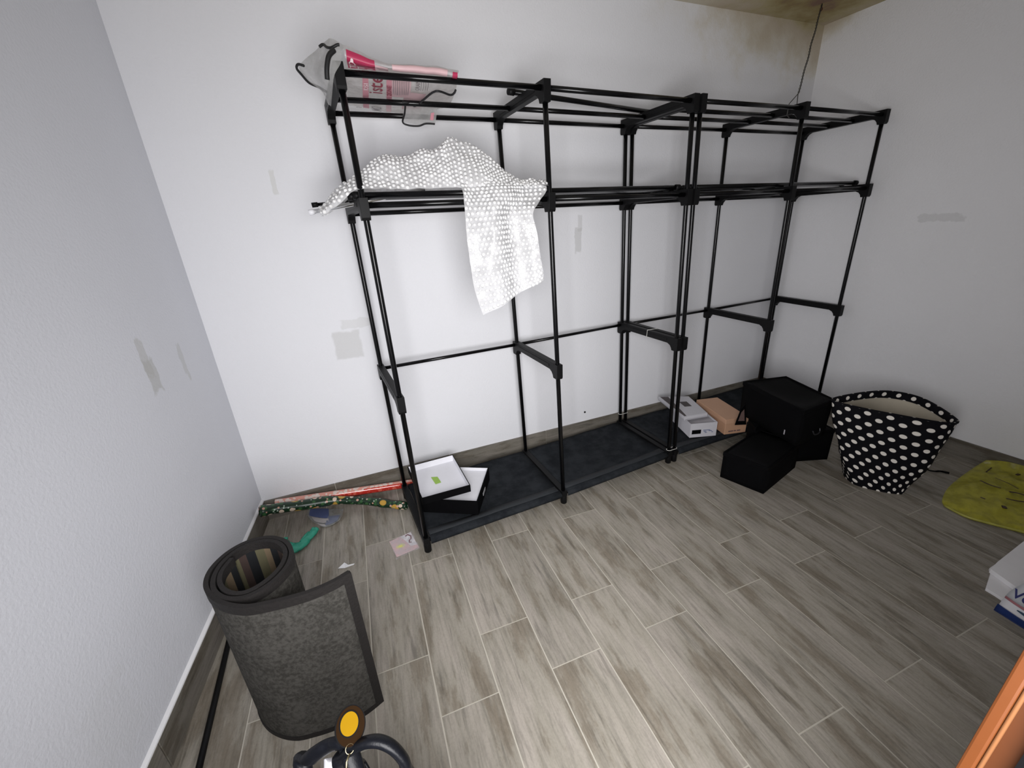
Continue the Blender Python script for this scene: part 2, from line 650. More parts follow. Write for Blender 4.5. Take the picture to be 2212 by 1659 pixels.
def clip(poly, a, b):
    """keep the part of poly left of a->b (room is listed clockwise so 'right')"""
    out = []
    n = len(poly)

    def side(p):
        return (b[0] - a[0]) * (p[1] - a[1]) - (b[1] - a[1]) * (p[0] - a[0])
    for i in range(n):
        p, q = poly[i], poly[(i + 1) % n]
        sp, sq = side(p), side(q)
        if sp <= 0:
            out.append(p)
        if (sp < 0 < sq) or (sq < 0 < sp):
            t = sp / (sp - sq)
            out.append((p[0] + (q[0] - p[0]) * t, p[1] + (q[1] - p[1]) * t))
    return out


TW, TL, GAP = 0.175, 0.605, 0.0042
full = None
for i in range(-5, 18):
    x0 = 0.6215 + i * TW
    y_off = -0.603 if i % 2 == 0 else -0.405
    k0 = -2
    for k in range(k0, 6):
        y1 = y_off - TL * k
        y0 = y1 - TL
        rect = [(x0 + GAP / 2, y0 + GAP / 2), (x0 + GAP / 2, y1 - GAP / 2), (x0 + TW - GAP / 2, y1 - GAP / 2), (x0 + TW - GAP / 2, y0 + GAP / 2)]
        poly = rect
        edges = [(room[0], room[1]), (room[1], room[2]), ((xr, -2.5), (xl, -2.5)), ((xl * 2.5 / 1.94, -2.5), room[0])]
        for a, b in edges:
            poly = clip(poly, a, b)
            if len(poly) < 3:
                break
        if len(poly) < 3:
            continue
        ar = 0.5 * abs(sum(poly[j][0] * poly[(j + 1) % len(poly)][1] - poly[(j + 1) % len(poly)][0] * poly[j][1] for j in range(len(poly))))
        if ar < 2e-4:
            continue
        cx, cy = x0 + TW / 2, (y0 + y1) / 2
        whole = ar > (TW - GAP) * (TL - GAP) * 0.999
        if whole and full:
            o = bpy.data.objects.new('tile', full)
            COL.objects.link(o)
            o.parent = floor
        else:
            t = MB()
            t.prism([(q[0] - cx, q[1] - cy) for q in poly], -0.006, 0.0)
            o = t.build('tile', M_tile, floor)
            if whole:
                full = o.data
        o.location = (cx, cy, 0)


def skirting(name, a, b, h, th, mat):
    """tiled skirting along a->b, room on the right of a->b"""
    a = Vector((a[0], a[1], 0))
    b = Vector((b[0], b[1], 0))
    d = (b - a).normalized()
    nrm = Vector((d.y, -d.x, 0))
    Ln = (b - a).length
    mb = MB()
    mb.prism([a, a + nrm * (th * 0.5), b + nrm * (th * 0.5), b], 0.0, h - 0.001)
    s = struct(name, mb, M_grout)
    x = 0.0
    first = rng.uniform(0.25, 0.5)
    seg = first
    while x < Ln - 1e-4:
        e = min(Ln, x + seg)
        t = MB()
        c = a + d * ((x + e) / 2) + nrm * (th / 2)
        t.box(Vector((0, 0, h / 2)), (e - x - 0.0035, th, h), None)
        o = t.build('tile', mat, s)
        o.location = c
        o.rotation_euler = (0, 0, math.atan2(d.y, d.x))
        m_ = o.modifiers.new('bevel', 'BEVEL')
        m_.width = 0.0012
        m_.segments = 1
        x = e
        seg = TL
    return s


HB = 0.1053
skirting('baseboard_back', (0, 0), (W, BY), HB, 0.010, M_skirt)
skirting('baseboard_left', (xl, yF), (0, 0), HB, 0.010, M_skirt)
skirting('baseboard_right', (W, BY), (xr, yF), HB, 0.010, M_skirt)
# plaster lip above the left skirting
a, b = Vector((xl, yF, 0)), Vector((0, -0.0, 0))
d = (b - a).normalized()
nrm = Vector((d.y, -d.x, 0))
mb = MB()
p0, p1 = a, b
mb.add([p0 + Vector((0, 0, HB)), p0 + nrm * 0.009 + Vector((0, 0, HB)), p0 + nrm * 0.008 + Vector((0, 0, HB + 0.004)), p0 + Vector((0, 0, HB + 0.011)),
        p1 + Vector((0, 0, HB)), p1 + nrm * 0.009 + Vector((0, 0, HB)), p1 + nrm * 0.008 + Vector((0, 0, HB + 0.004)), p1 + Vector((0, 0, HB + 0.011))],
       [(0, 1, 5, 4), (1, 2, 6, 5), (2, 3, 7, 6), (3, 0, 4, 7), (3, 2, 1, 0), (4, 5, 6, 7)])
struct('trim_1', mb, M_trimwhite)

# door frame on the right of the doorway
M_wood = plain('door_wood', (0.075, 0.021, 0.004), 0.4, var=0.25, scale=14)
M_wood2 = plain('door_wood_bead', (0.13, 0.055, 0.022), 0.35, var=0.15, scale=14)
M_wood3 = plain('door_wood_inner', (0.055, 0.016, 0.004), 0.4, var=0.25, scale=14)
XJ = 1.05
mb = MB()
mb.box((XJ + 0.022, (yF - 0.14 - 1.9365) / 2, 1.02), (0.036, 0.14 + yF * -1 - 1.9365 + 0.0, 2.04))
mb.box((0.12, yF - 0.07, 1.02), (0.036, 0.15, 2.04))
mb.box((0.585, yF - 0.07, 2.04), (0.97, 0.15, 0.036))
door = struct('door_1', mb, M_wood3, bevel=0.002)
mb = MB()
mb.box((XJ + 0.035, -1.9318, 1.03), (0.070, 0.0095, 2.06))
mb.box((0.085, -1.9318, 1.03), (0.070, 0.0095, 2.06))
mb.build('door_casing', M_wood, door, bevel=0.002)
mb = MB()
mb.tube([(XJ + 0.002, -1.9382, 0.0), (XJ + 0.002, -1.9382, 2.04)], 0.0016, 8)
mb.build('door_bead', M_wood2, door, smooth=True)
mb = MB()
mb.box((XJ + 0.001, -1.966, 1.02), (0.010, 0.026, 2.04))
mb.build('door_seal', M_blackcard, door)

# small dark wall plug above the back skirting
mb = MB()
c = Vector((1.8183, 0.0561, 0.1662))
mb.tube([c + Vector((0, 0.004, 0)), c + Vector((0, -0.004, 0)), c + Vector((0, -0.006, 0))], [0.006, 0.006, 0.003], 10)
o = mb.build('wall_plug', M_plastic, None, smooth=True)
tag(o, 'tiny dark plug in the back wall just above the skirting', 'wall plug')

# ------------------------------------------------------------------ clothes racks
ZT, Z2, ZM = 1.7461, 1.3971, 0.7258
COLM = {
    # column: front foot, front top, back foot, back top
    'a1': ((0.7012, -0.5467, 0.0), (0.6702, -0.511, 1.7461), (0.6647, -0.1235, 0.0), (0.6336, -0.0877, 1.7461)),
    'a2': ((1.3818, -0.4968, 0.0), (1.3304, -0.4781, 1.7461), (1.3602, -0.0725, 0.0), (1.3089, -0.0538, 1.7461)),
    'a3': ((2.074, -0.425, 0.0), (2.0253, -0.4184, 1.7461), (2.0484, -0.001, 0.0), (1.9997, 0.0056, 1.7461)),
    'b1': ((2.1141, -0.4235, 0.0), (2.062, -0.4209, 1.7461), (2.0895, 0.0006, 0.0), (2.0374, 0.0032, 1.7461)),
    'b2': ((2.7322, -0.3907, 0.0), (2.6935, -0.3922, 1.7461), (2.7217, 0.034, 0.0), (2.683, 0.0326, 1.7461)),
    'b3': ((3.3628, -0.3448, 0.0), (3.3432, -0.3473, 1.7461), (3.3628, 0.08, 0.0), (3.3432, 0.0776, 1.7461)),
}


def at(c, t, z):
    """point on column c at depth fraction t (0 front, 1 back) and height z"""
    f0, f1, b0, b1 = [Vector(q) for q in COLM[c]]
    F = f0 + (f1 - f0) * (z / ZT)
    B = b0 + (b1 - b0) * (z / ZT)
    return F + (B - F) * t


RT = 0.0098


def make_rack(cols, label):
    base = (at(cols[0], 0.5, 0) + at(cols[-1], 0.5, 0)) / 2
    root = thing('clothes_rack', base, label, 'clothes rack', 'garment rack frames joined side by side')
    for c in cols:
        for t in (0, 1):
            mb = MB()
            mb.tube([at(c, t, 0.03), at(c, t, ZM - 0.03), at(c, t, Z2 - 0.03), at(c, t, ZT - 0.01)], RT, 14)
            mb.build('post', M_black, root, smooth=True)
            mb = MB()
            z0 = at(c, t, 0.0)
            mb.tube([z0 + Vector((0, 0, 0.0005)), z0 + Vector((0, 0, 0.004)), z0 + Vector((0, 0, 0.045)), z0 + Vector((0, 0, 0.055))], [0.012, 0.0155, 0.0155, 0.012], 14)
            mb.build('foot', M_plastic, root, smooth=True)
        for z in (0.075, ZM, Z2, ZT):
            F, B = at(c, 0, z), at(c, 1, z)
            d = (B - F).normalized()
            L = (B - F).length
            side = d.cross(Vector((0, 0, 1))).normalized()
            up = Vector((0, 0, 1))
            if z < 0.1:
                prof = [(-0.016, 0), (L + 0.016, 0), (L + 0.016, -0.028), (-0.016, -0.028)]
            else:
                prof = [(-0.022, 0), (L + 0.022, 0), (L + 0.022, -0.058), (L + 0.018, -0.066), (L - 0.014, -0.066), (L - 0.018, -0.054), (L - 0.028, -0.042), (L - 0.046, -0.034),
                        (0.046, -0.034), (0.028, -0.042), (0.018, -0.054), (0.014, -0.066), (-0.018, -0.066), (-0.022, -0.058)]
            pts = [F + d * s + up * h for s, h in prof]
            mb = MB()
            mb.extrude(pts, 0.028, side)
            # recessed rib along both sides of the bar
            for sg in (-1, 1):
                mb.box((F + B) / 2 + up * -0.017 + side * (sg * 0.0145), (L - 0.10, 0.002, 0.012), (d, side, up))
            mb.build('crossbar', M_plastic, root, bevel=0.0035)
    for c0, c1 in zip(cols, cols[1:]):
        rails = [(0.0, ZT - 0.022), (1.0, ZT - 0.030), (1.0, ZM - 0.016), (0.0, Z2 - 0.022), (1.0, Z2 - 0.030), (0.0, 0.058), (1.0, 0.058), (0.64, ZT - 0.022)]
        if cols[0] == 'b1':
            rails.append((0.33, ZT - 0.022))
        for t, z in rails:
            mb = MB()
            rr = RT * (0.82 if z in (ZM - 0.016,) else 0.95)
            mb.tube([at(c0, t, z), at(c1, t, z)], rr, 12)
            mb.build('rail', M_black, root, smooth=True)
        # bottom fabric shelf, sagging a little between the rails
        rows = []
        nn, mm_ = 13, 19
        for i in range(mm_):
            t = -0.02 + 1.04 * i / (mm_ - 1)
            row = []
            for j in range(nn):
                s = 0.025 + 0.95 * j / (nn - 1)
                q = at(c0, t, 0.066).lerp(at(c1, t, 0.066), s)
                sag = 0.016 * math.sin(math.pi * min(1, max(0, t))) * math.sin(math.pi * s) ** 0.5
                q.z = 0.070 - sag + 0.003 * nz(q, 11, 3)
                row.append(q)
            rows.append(row)
        for t_, dz in ((-0.045, 0.064), (-0.045, 0.048)):
            rows.insert(0, [Vector((q.x, at(c0, t_, 0.06).y + (q.x - at(c0, t_, 0.06).x) * (at(c1, t_, 0.06).y - at(c0, t_, 0.06).y) / (at(c1, t_, 0.06).x - at(c0, t_, 0.06).x), dz)) for q in rows[0]])
        mb = MB()
        mb.grid(rows)
        sh = mb.build('fabric_shelf', M_fabric, root, smooth=True, solid=0.0016)
        # stitched hem band along the front
        mb = MB()
        r0, r1 = [], []
        for j in range(nn):
            s = 0.03 + 0.94 * j / (nn - 1)
            for t, row in ((0.02, r0), (0.12, r1)):
                q = at(c0, t, 0.066).lerp(at(c1, t, 0.066), s)
                q.z = 0.0725 - 0.016 * math.sin(math.pi * t) * math.sin(math.pi * s) ** 0.5 + 0.003 * nz(q, 11, 3)
                row.append(q)
        mb.grid([r0, r1])
        mb.build('hem', M_hem, sh, smooth=True, solid=0.001)
    return root


rackA = make_rack(['a1', 'a2', 'a3'], 'tall black tube garment rack nearest the left wall, with boxes at its left end')
rackB = make_rack(['b1', 'b2', 'b3'], 'tall black tube garment rack in the right corner, wired to the ceiling')

# white cable ties that bind the two racks
for (p0, p1, lab) in ((at('a3', 1, 0.13), at('b1', 1, 0.13), 'thin white cable tie round the doubled rear posts, low down'),
                      (at('a3', 0, 0.085), at('b1', 0, 0.085), 'thin white cable tie round the doubled front posts, near the foot')):
    mb = MB()
    d = (p1 - p0).normalized()
    s = Vector((-d.y, d.x, 0))
    loop = []
    for k in range(25):
        a = 2 * math.pi * k / 24
        ctr = p1 if math.cos(a) > 0 else p0
        loop.append(ctr + d * (math.cos(a) * 0.0125) + s * (math.sin(a) * 0.0125))
    mb.tube(loop, 0.0014, 6, cap=False)
    o = mb.build('cable_tie', M_tie, None, smooth=True)
    tag(o, lab, 'cable tie', 'white cable ties on the doubled posts')
F = at('a3', 0.45, ZM)
mb = MB()
loop = [F + Vector((x_, 0, z_)) for x_, z_ in ((-0.016, 0.002), (0.05, 0.002), (0.052, -0.036), (-0.016, -0.037), (-0.017, -0.03), (-0.016, 0.002))]
mb.tube(loop, 0.0012, 6)
tag(mb.build('cable_tie', M_tie, None, smooth=True), 'thin white tie looped over the middle crossbar at the doubled posts', 'cable tie', None)

# loose tubes lying on the upper crossbars
def loose(c0, s0, c1, s1, t0, t1, z, label, ends=True, mat=None, r=RT):
    p0 = at(c0[0], t0, z).lerp(at(c0[1], t0, z), s0)
    p1 = at(c1[0], t1, z).lerp(at(c1[1], t1, z), s1)
    root = thing('loose_tube', p0, label, 'tube', 'loose black tubes lying on the rack')
    mb = MB()
    mb.tube([p0, p1], r, 12)
    mb.build('tube', mat or M_black, root, smooth=True)
    if ends:
        for q, sgn in ((p0, 1), (p1, -1)):
            d = (p1 - p0).normalized() * sgn
            mb = MB()
            mb.tube([q - d * 0.002, q + d * 0.022], r * 1.28, 12)
            mb.build('end_cap', M_plastic, root, smooth=True)
    return root


loose(('a1', 'a2'), -0.03, ('a2', 'a3'), 0.98, 0.09, 0.08, Z2 + RT, 'frontmost loose black tube lying on the upper crossbars of the left rack')
loose(('a1', 'a2'), -0.05, ('a2', 'a3'), 0.93, 0.16, 0.15, Z2 + RT, 'second loose black tube from the front on the left rack')
loose(('a1', 'a2'), -0.02, ('a2', 'a3'), 1.0, 0.23, 0.23, Z2 + RT, 'third loose black tube from the front on the left rack')
loose(('a1', 'a2'), -0.04, ('a2', 'a3'), 0.88, 0.30, 0.30, Z2 + RT, 'fourth loose black tube from the front on the left rack')
loose(('a2', 'a3'), 0.05, ('b1', 'b2'), 0.02, 0.62, 0.76, Z2 + RT, 'loose black tube ending just right of the doubled rear posts')
loose(('a2', 'a3'), 0.70, ('b1', 'b2'), 0.75, 0.90, 0.90, Z2 + RT, 'loose black tube crossing from the left rack to the right rack at the back')
loose(('b1', 'b2'), 0.02, ('b2', 'b3'), 0.95, 0.10, 0.10, Z2 + RT, 'frontmost loose black tube lying on the upper crossbars of the right rack')
loose(('b1', 'b2'), 0.03, ('b2', 'b3'), 0.90, 0.20, 0.22, Z2 + RT, 'second loose black tube from the front on the right rack')
loose(('b1', 'b2'), 0.04, ('b2', 'b3'), 0.40, 0.45, 0.50, Z2 + RT, 'loose black tube ending midway along the far right bay')
loose(('b1', 'b2'), 0.00, ('b1', 'b2'), 0.93, 0.70, 0.72, Z2 + RT, 'short loose black tube in the first bay of the right rack')
loose(('a1', 'a2'), 0.92, ('b1', 'b2'), 0.10, 0.42, 0.78, ZT + RT, 'loose black tube lying slanted across the top of the racks')

# silver and black rods poking out at the left end
M_steel = plain('bright_steel', (0.75, 0.75, 0.74), 0.15, metal=1.0)
p0 = Vector((0.5119, -0.4, 1.3667))
p1 = at('a1', 0.30, Z2 + 0.030).lerp(at('a2', 0.30, Z2 + 0.03), 0.35)
root = thing('curtain_rod', p0, 'bright silver rod poking out left of the rack under the bubble wrap', 'rod')
mb = MB(); mb.tube([p0, p1], 0.0075, 14); mb.build('tube', M_steel, root, smooth=True)
mb = MB(); d = (p1 - p0).normalized(); mb.tube([p0 - d * 0.004, p0 + d * 0.012], 0.0088, 14); mb.build('end_cap', M_white, root, smooth=True)
p0 = Vector((0.5212, -0.33, 1.3924))
p1 = at('a1', 0.45, Z2 + 0.020).lerp(at('a2', 0.45, Z2 + 0.02), 0.30)
root = thing('curtain_rod', p0, 'thin black rod poking out left of the rack behind the silver rod', 'rod')
mb = MB(); mb.tube([p0, p1], 0.0055, 12); mb.build('tube', M_black, root, smooth=True)
mb = MB(); d = (p1 - p0).normalized(); mb.tube([p0 - d * 0.004, p0 + d * 0.016], 0.008, 12); mb.build('end_cap', M_plastic, root, smooth=True)

# ------------------------------------------------------------------ wire from the rack to the ceiling hook
M_wire = plain('grey_wire', (0.10, 0.10, 0.095), 0.45, metal=0.6)
hook = Vector((3.0966, -0.083, 2.262))
top = at('b2', 0.10, ZT + 0.006)
root = thing('tie_wire', hook, 'twisted grey wire tying the right rack to the stained ceiling corner', 'wire')
knot = hook.lerp(top, 0.90)
for ph, q in ((0, top + Vector((-0.03, 0.01, 0.0))), (math.pi, top + Vector((0.008, 0.0, 0.0)))):
    mb = MB()
    pts = []
    for k in range(97):
        t = k / 96
        q0 = hook.lerp(knot, t)
        a = ph + t * 2 * math.pi * 15
        pts.append(q0 + Vector((math.cos(a), math.sin(a), 0)) * 0.0026 + Vector((0.0012 * math.sin(t * 23), 0.001 * math.sin(t * 17), 0)))
    pts.append(q)
    pts.append(q + Vector((0, 0.002, -0.045)))
    pts.append(q + Vector((0.02, 0.004, -0.055)))
    mb.tube(pts, 0.0019, 6)
    mb.build('strand', M_wire, root, smooth=True)
mb = MB()
mb.tube([hook + Vector((0, 0, 0.004)), hook + Vector((0, 0, -0.012)), hook + Vector((0.008, 0, -0.022)), hook + Vector((0.0, 0, -0.030)), hook + Vector((-0.007, 0, -0.024))], 0.0028, 8)
mb.build('hook', plain('rusty_hook', (0.12, 0.04, 0.02), 0.7), root, smooth=True)

# ------------------------------------------------------------------ bubble wrap over the left end of the rack
M_film = film_mat('bubble_film', (0.90, 0.90, 0.91), 0.74, 0.15, 0.35)
M_bubble = film_mat('bubble_dome', (0.95, 0.95, 0.95), 0.86, 0.06, 0.12, (0.30, 0.30, 0.31))  # darker rim colour painted in place of refraction at each bubble's edge
zt = Z2 + 2 * RT + 0.004
tops = [(0.5426, -0.42, 1.3744), (0.568, -0.42, 1.3956), (0.6105, -0.42, 1.4329), (0.6661, -0.42, 1.4631), (0.7234, -0.42, 1.5004), (0.767, -0.41, 1.5286), (0.8216, -0.4, 1.5244), (0.8628, -0.4, 1.5313),
        (0.9016, -0.39, 1.5509), (0.9324, -0.39, 1.5411), (0.9562, -0.4, 1.5537), (0.9968, -0.4, 1.582), (1.032, -0.4, 1.5725), (1.0817, -0.4, 1.5657), (1.1303, -0.4, 1.5279), (1.1893, -0.4, 1.4794),
        (1.237, -0.4, 1.4445), (1.2815, -0.42, 1.4433), (1.32, -0.44, 1.4406), (1.3474, -0.45, 1.425)]
rows = []
for i, T in enumerate(tops):
    T = Vector(T)
    endw = min(1.0, 0.35 + i / 4.0, 0.25 + (len(tops) - 1 - i) / 3.0)
    yc = T.y
    base = zt if i > 2 else T.z - (0.022, 0.034, 0.046)[i]
    hgt = max(0.012, T.z - base)
    row = []
    K = 15
    for j in range(K):
        a = j / (K - 1)
        # front foot -> ridge -> back foot
        y = yc + (a - 0.5) * 2 * 0.105 * endw
        prof = 1 - abs(2 * a - 1) ** 1.7
        z = base + hgt * prof
        q = Vector((T.x + 0.01 * nz((i * 0.9, j * 0.5, 2), 1, 1), y, z))
        w = min(1, prof * 3)
        q.y += 0.030 * w * nz((T.x * 13, a * 3.5, 5.0), 1, 4)
        if 0 < j < K - 1 and j != K // 2:
            q.z += 0.016 * nz((T.x * 16, a * 5.0, 1.5), 1, 2) * w
        row.append(q)
    rows.append(row)


def refine(rows, n):
    """smooth a coarse patch of rows in both directions"""
    r1 = [catmull(r, n) for r in rows]
    cols = list(zip(*r1))
    c1 = [catmull(list(c), n) for c in cols]
    return [list(r) for r in zip(*c1)]


def domes(mb, rows, pitch, r0, h, sign=1, keep=None, jitter=0.0):
    """half-round bubbles in staggered lines over a quad patch"""
    nu, nv = len(rows) - 1, len(rows[0]) - 1
    # arclengths of the mid lines
    mid = len(rows[0]) // 2
    lu = [0.0]
    for i in range(nu):
        lu.append(lu[-1] + (rows[i + 1][mid] - rows[i][mid]).length)
    nU = max(1, int(lu[-1] / pitch))
    ui = 0
    for a in range(nU):
        s = (a + 0.5) * lu[-1] / nU
        while ui < nu - 1 and lu[ui + 1] < s:
            ui += 1
        fu = (s - lu[ui]) / max(1e-6, lu[ui + 1] - lu[ui])
        line = [rows[ui][j].lerp(rows[ui + 1][j], fu) for j in range(nv + 1)]
        lv = [0.0]
        for j in range(nv):
            lv.append(lv[-1] + (line[j + 1] - line[j]).length)
        nV = max(1, int(lv[-1] / pitch))
        j = 0
        for b in range(nV):
            t = (b + (0.5 if a % 2 else 0.95)) * lv[-1] / nV
            if t > lv[-1] - pitch * 0.3:
                continue
            while j < nv - 1 and lv[j + 1] < t:
                j += 1
            g = (t - lv[j]) / max(1e-6, lv[j + 1] - lv[j])
            p = line[j].lerp(line[j + 1], g)
            du = (rows[ui + 1][j] - rows[ui][j])
            dv = (line[j + 1] - line[j])
            if du.length < 1e-6 or dv.length < 1e-6:
                continue
            n = (du.cross(dv).normalized() * sign + Vector((rng.uniform(-1, 1), rng.uniform(-1, 1), rng.uniform(-1, 1))) * 0.22).normalized()
            x = (du - n * du.dot(n)).normalized()
            y = n.cross(x)
            p = p + x * rng.uniform(-.0013, .0013) + y * rng.uniform(-.0013, .0013)
            r = r0 * rng.uniform(0.78, 1.08)
            vs = []
            K = 7
            for ring, (rr, hh) in enumerate(((1.0, 0.0), (0.80, 0.75))):
                for k in range(K):
                    an = 2 * math.pi * k / K
                    vs.append(p + x * (math.cos(an) * r * rr) + y * (math.sin(an) * r * rr) + n * (h * hh))
            vs.append(p + n * h)
            fs = [(k, (k + 1) % K, K + (k + 1) % K, K + k) for k in range(K)] + [(K + k, K + (k + 1) % K, 2 * K) for k in range(K)]
            mb.add(vs, fs)


mound = refine(rows, 3)
for i, r in enumerate(mound):
    for j, q in enumerate(r):
        q.z += 0.004 * nz(q, 38, 8)
        q.y += 0.005 * nz(q, 30, 9)
root = thing('bubble_wrap', (0.95, -0.42, zt), 'crumpled sheet of clear bubble wrap draped over the left rack', 'bubble wrap')
mb = MB()
mb.grid(mound)
# hanging tail in front of the tubes
tl = [((0.9886, -0.42, 1.5479), (1.1668, -0.42, 1.4894)), ((0.9942, -0.46, 1.4748), (1.228, -0.46, 1.4388)), ((0.9977, -0.535, 1.4082), (1.3161, -0.5, 1.415)),
      ((0.9967, -0.555, 1.3703), (1.27, -0.525, 1.3627)), ((0.9963, -0.558, 1.3246), (1.2404, -0.54, 1.3264)), ((0.9963, -0.556, 1.2512), (1.2503, -0.545, 1.2589)),
      ((1.0007, -0.55, 1.1741), (1.261, -0.545, 1.189)), ((1.0107, -0.545, 1.0795), (1.2727, -0.54, 1.1261)), ((1.0361, -0.54, 0.9844), (1.2775, -0.54, 1.0932))]
tail = []
for i, (A, B) in enumerate(tl):
    A, B = Vector(A), Vector(B)
    row = []
    for j in range(9):
        s = j / 8
        q = A.lerp(B, s)
        q.y += (0.018 * math.sin(s * 9.5 + i * 0.25) + 0.012 * nz((s * 4, i * 0.6, 3), 1, 5)) * min(1, i / 2)
        row.append(q)
    tail.append(row)
tail = refine(tail, 4)
for r in tail:
    for q in r:
        q.y += 0.004 * nz(q, 34, 12)
mb.grid(tail)
film = mb.build('film', M_film, root, smooth=True)
mb = MB()
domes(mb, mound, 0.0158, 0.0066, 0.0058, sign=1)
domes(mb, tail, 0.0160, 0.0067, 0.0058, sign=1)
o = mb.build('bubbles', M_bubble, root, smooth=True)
o['kind'] = 'stuff'

# ------------------------------------------------------------------ printed plastic packaging over the top left corner
M_pack = film_mat('packaging_film', (0.78, 0.76, 0.77), 0.86, 0.15, 0.5)
M_packclear = film_mat('packaging_clear', (0.62, 0.62, 0.61), 0.66, 0.12, 0.5)
M_pink = plain('print_pink', (0.62, 0.27, 0.32), 0.5, var=0.08)
M_palepink = plain('print_pale_pink', (0.64, 0.43, 0.45), 0.5, var=0.08)
M_magenta = plain('print_magenta', (0.42, 0.025, 0.085), 0.45, var=0.1)
M_ink = plain('print_dark_red', (0.24, 0.015, 0.04), 0.5)
M_grey = plain('print_grey', (0.20, 0.17, 0.18), 0.5)
M_ptext = plain('print_light', (0.86, 0.70, 0.72), 0.5)
M_pipe = plain('black_piping', (0.006, 0.006, 0.007), 0.6)
root = thing('plastic_packaging', at('a1', 0.3, ZT), 'clear and pink printed plastic packaging bag draped over the top left corner of the rack', 'packaging')
zp = ZT - 0.008


def bagrow(us, v, z=zp):
    return [us_ for us_ in us]


# main sheet: rows from the raised front edge back over the rails
rowsP = [
    [(0.6936, -0.53, 1.7838), (0.7273, -0.53, 1.7744), (0.766, -0.53, 1.7597), (0.8088, -0.53, 1.7457), (0.8548, -0.525, 1.7498), (0.9144, -0.52, 1.7523), (0.9714, -0.515, 1.7511), (1.0243, -0.51, 1.7471)],
    [(0.6926, -0.545, 1.7528), (0.7243, -0.545, 1.7462), (0.7653, -0.545, 1.7378), (0.8084, -0.54, 1.7328), (0.8532, -0.54, 1.733), (0.908, -0.535, 1.7328), (0.9646, -0.53, 1.7313), (1.0158, -0.525, 1.7282)],
    [(0.6958, -0.4671, 1.7501), (0.7309, -0.4619, 1.7501), (0.775, -0.458, 1.7501), (0.8206, -0.4498, 1.7501), (0.8692, -0.4417, 1.7501), (0.9261, -0.4299, 1.7501), (0.9869, -0.4179, 1.7501), (1.0448, -0.4092, 1.7501)],
    [(0.6965, -0.3507, 1.7461), (0.7343, -0.3703, 1.7401), (0.778, -0.3711, 1.7381), (0.8264, -0.3648, 1.7381), (0.8778, -0.3586, 1.7381), (0.934, -0.3526, 1.7381), (0.9959, -0.3444, 1.7401), (1.0606, -0.3152, 1.7461)],
    [(0.6987, -0.1906, 1.7481), (0.7409, -0.2045, 1.7421), (0.7877, -0.2082, 1.7401), (0.8412, -0.2044, 1.7401), (0.8945, -0.2002, 1.7401), (0.9409, -0.1946, 1.7401), (1.0102, -0.1961, 1.7421), (1.0786, -0.1633, 1.7461)],
    [(0.7003, -0.0726, 1.7461), (0.7476, -0.0591, 1.7461), (0.8007, -0.032, 1.7461), (0.8573, -0.0126, 1.7441), (0.9101, 0.0014, 1.7421), (0.9621, -0.0049, 1.7421), (1.0194, -0.049, 1.7421), (1.0678, -0.0945, 1.7461)],
]
PR = refine(rowsP, 4)
for r in PR:
    for q in r:
        q.z += 0.0035 * nz(q, 28, 21)
mb = MB()
mb.grid(PR)
mb.build('printed_sheet', M_pack, root, smooth=True)
# clear flap hanging behind the sheet, edged in black piping
fl = [[(0.901, -0.14, 1.7458), (0.9586, -0.14, 1.7447), (1.0303, -0.14, 1.7439)],
      [(0.8934, -0.145, 1.71), (0.952, -0.15, 1.7074), (1.0214, -0.145, 1.7086)],
      [(0.8866, -0.15, 1.6799), (0.943, -0.155, 1.6724), (1.0109, -0.15, 1.6747)]]
fl = refine(fl, 4)
mb = MB()
mb.grid(fl)
mb.build('flap', M_packclear, root, smooth=True)
mb = MB()
mb.tube(catmull([(0.906, -0.155, 1.7454), (0.8963, -0.16, 1.7068), (0.8844, -0.165, 1.6769), (0.9072, -0.165, 1.6667), (0.9441, -0.165, 1.6658), (0.9719, -0.165, 1.674), (1.006, -0.165, 1.6732)], 5), 0.0032, 8)
mb.build('piping', M_pipe, root, smooth=True)
mb = MB()
mb.tube(catmull([(0.8797, -0.2355, 1.7241), (0.9063, -0.2332, 1.7241), (0.9321, -0.1931, 1.7241), (0.9483, -0.2631, 1.7241), (0.9737, -0.383, 1.7241), (1.0304, -0.3492, 1.7241), (1.0398, -0.3723, 1.7241), (1.0392, -0.3957, 1.7261)], 5), 0.0036, 8)
mb.build('piping', M_pipe, root, smooth=True)
# clear gusset hanging over the left end
gs = [[(0.6599, -0.5, 1.806), (0.6732, -0.52, 1.7971), (0.6883, -0.53, 1.7876), (0.6979, -0.53, 1.7809)],
      [(0.635, -0.47, 1.7972), (0.6526, -0.52, 1.778), (0.6676, -0.545, 1.7658), (0.6858, -0.55, 1.7612)],
      [(0.606, -0.44, 1.7842), (0.6306, -0.5, 1.7565), (0.6504, -0.55, 1.7383), (0.6783, -0.556, 1.7339)],
      [(0.565, -0.4, 1.7649), (0.6021, -0.46, 1.7361), (0.6294, -0.54, 1.7063), (0.6555, -0.556, 1.7031)],
      [(0.5853, -0.36, 1.7374), (0.6079, -0.42, 1.7154), (0.6276, -0.5, 1.6819), (0.6432, -0.545, 1.6667)],
      [(0.6242, -0.32, 1.7274), (0.6255, -0.38, 1.7013), (0.6258, -0.46, 1.6618), (0.6332, -0.53, 1.6367)]]
gs = refine(gs, 4)
for r in gs:
    for q in r:
        q.y += 0.008 * nz(q, 30, 31)
mb = MB()
mb.grid(gs)
mb.build('gusset', M_packclear, root, smooth=True)
mb = MB()
mb.tube(catmull([(0.5801, -0.43, 1.7592), (0.5653, -0.41, 1.7676), (0.5589, -0.4, 1.76), (0.569, -0.385, 1.7487), (0.5851, -0.365, 1.7349), (0.612, -0.345, 1.7292), (0.6316, -0.335, 1.7202)], 5), 0.0036, 8)
mb.build('piping', M_pipe, root, smooth=True)
mb = MB()
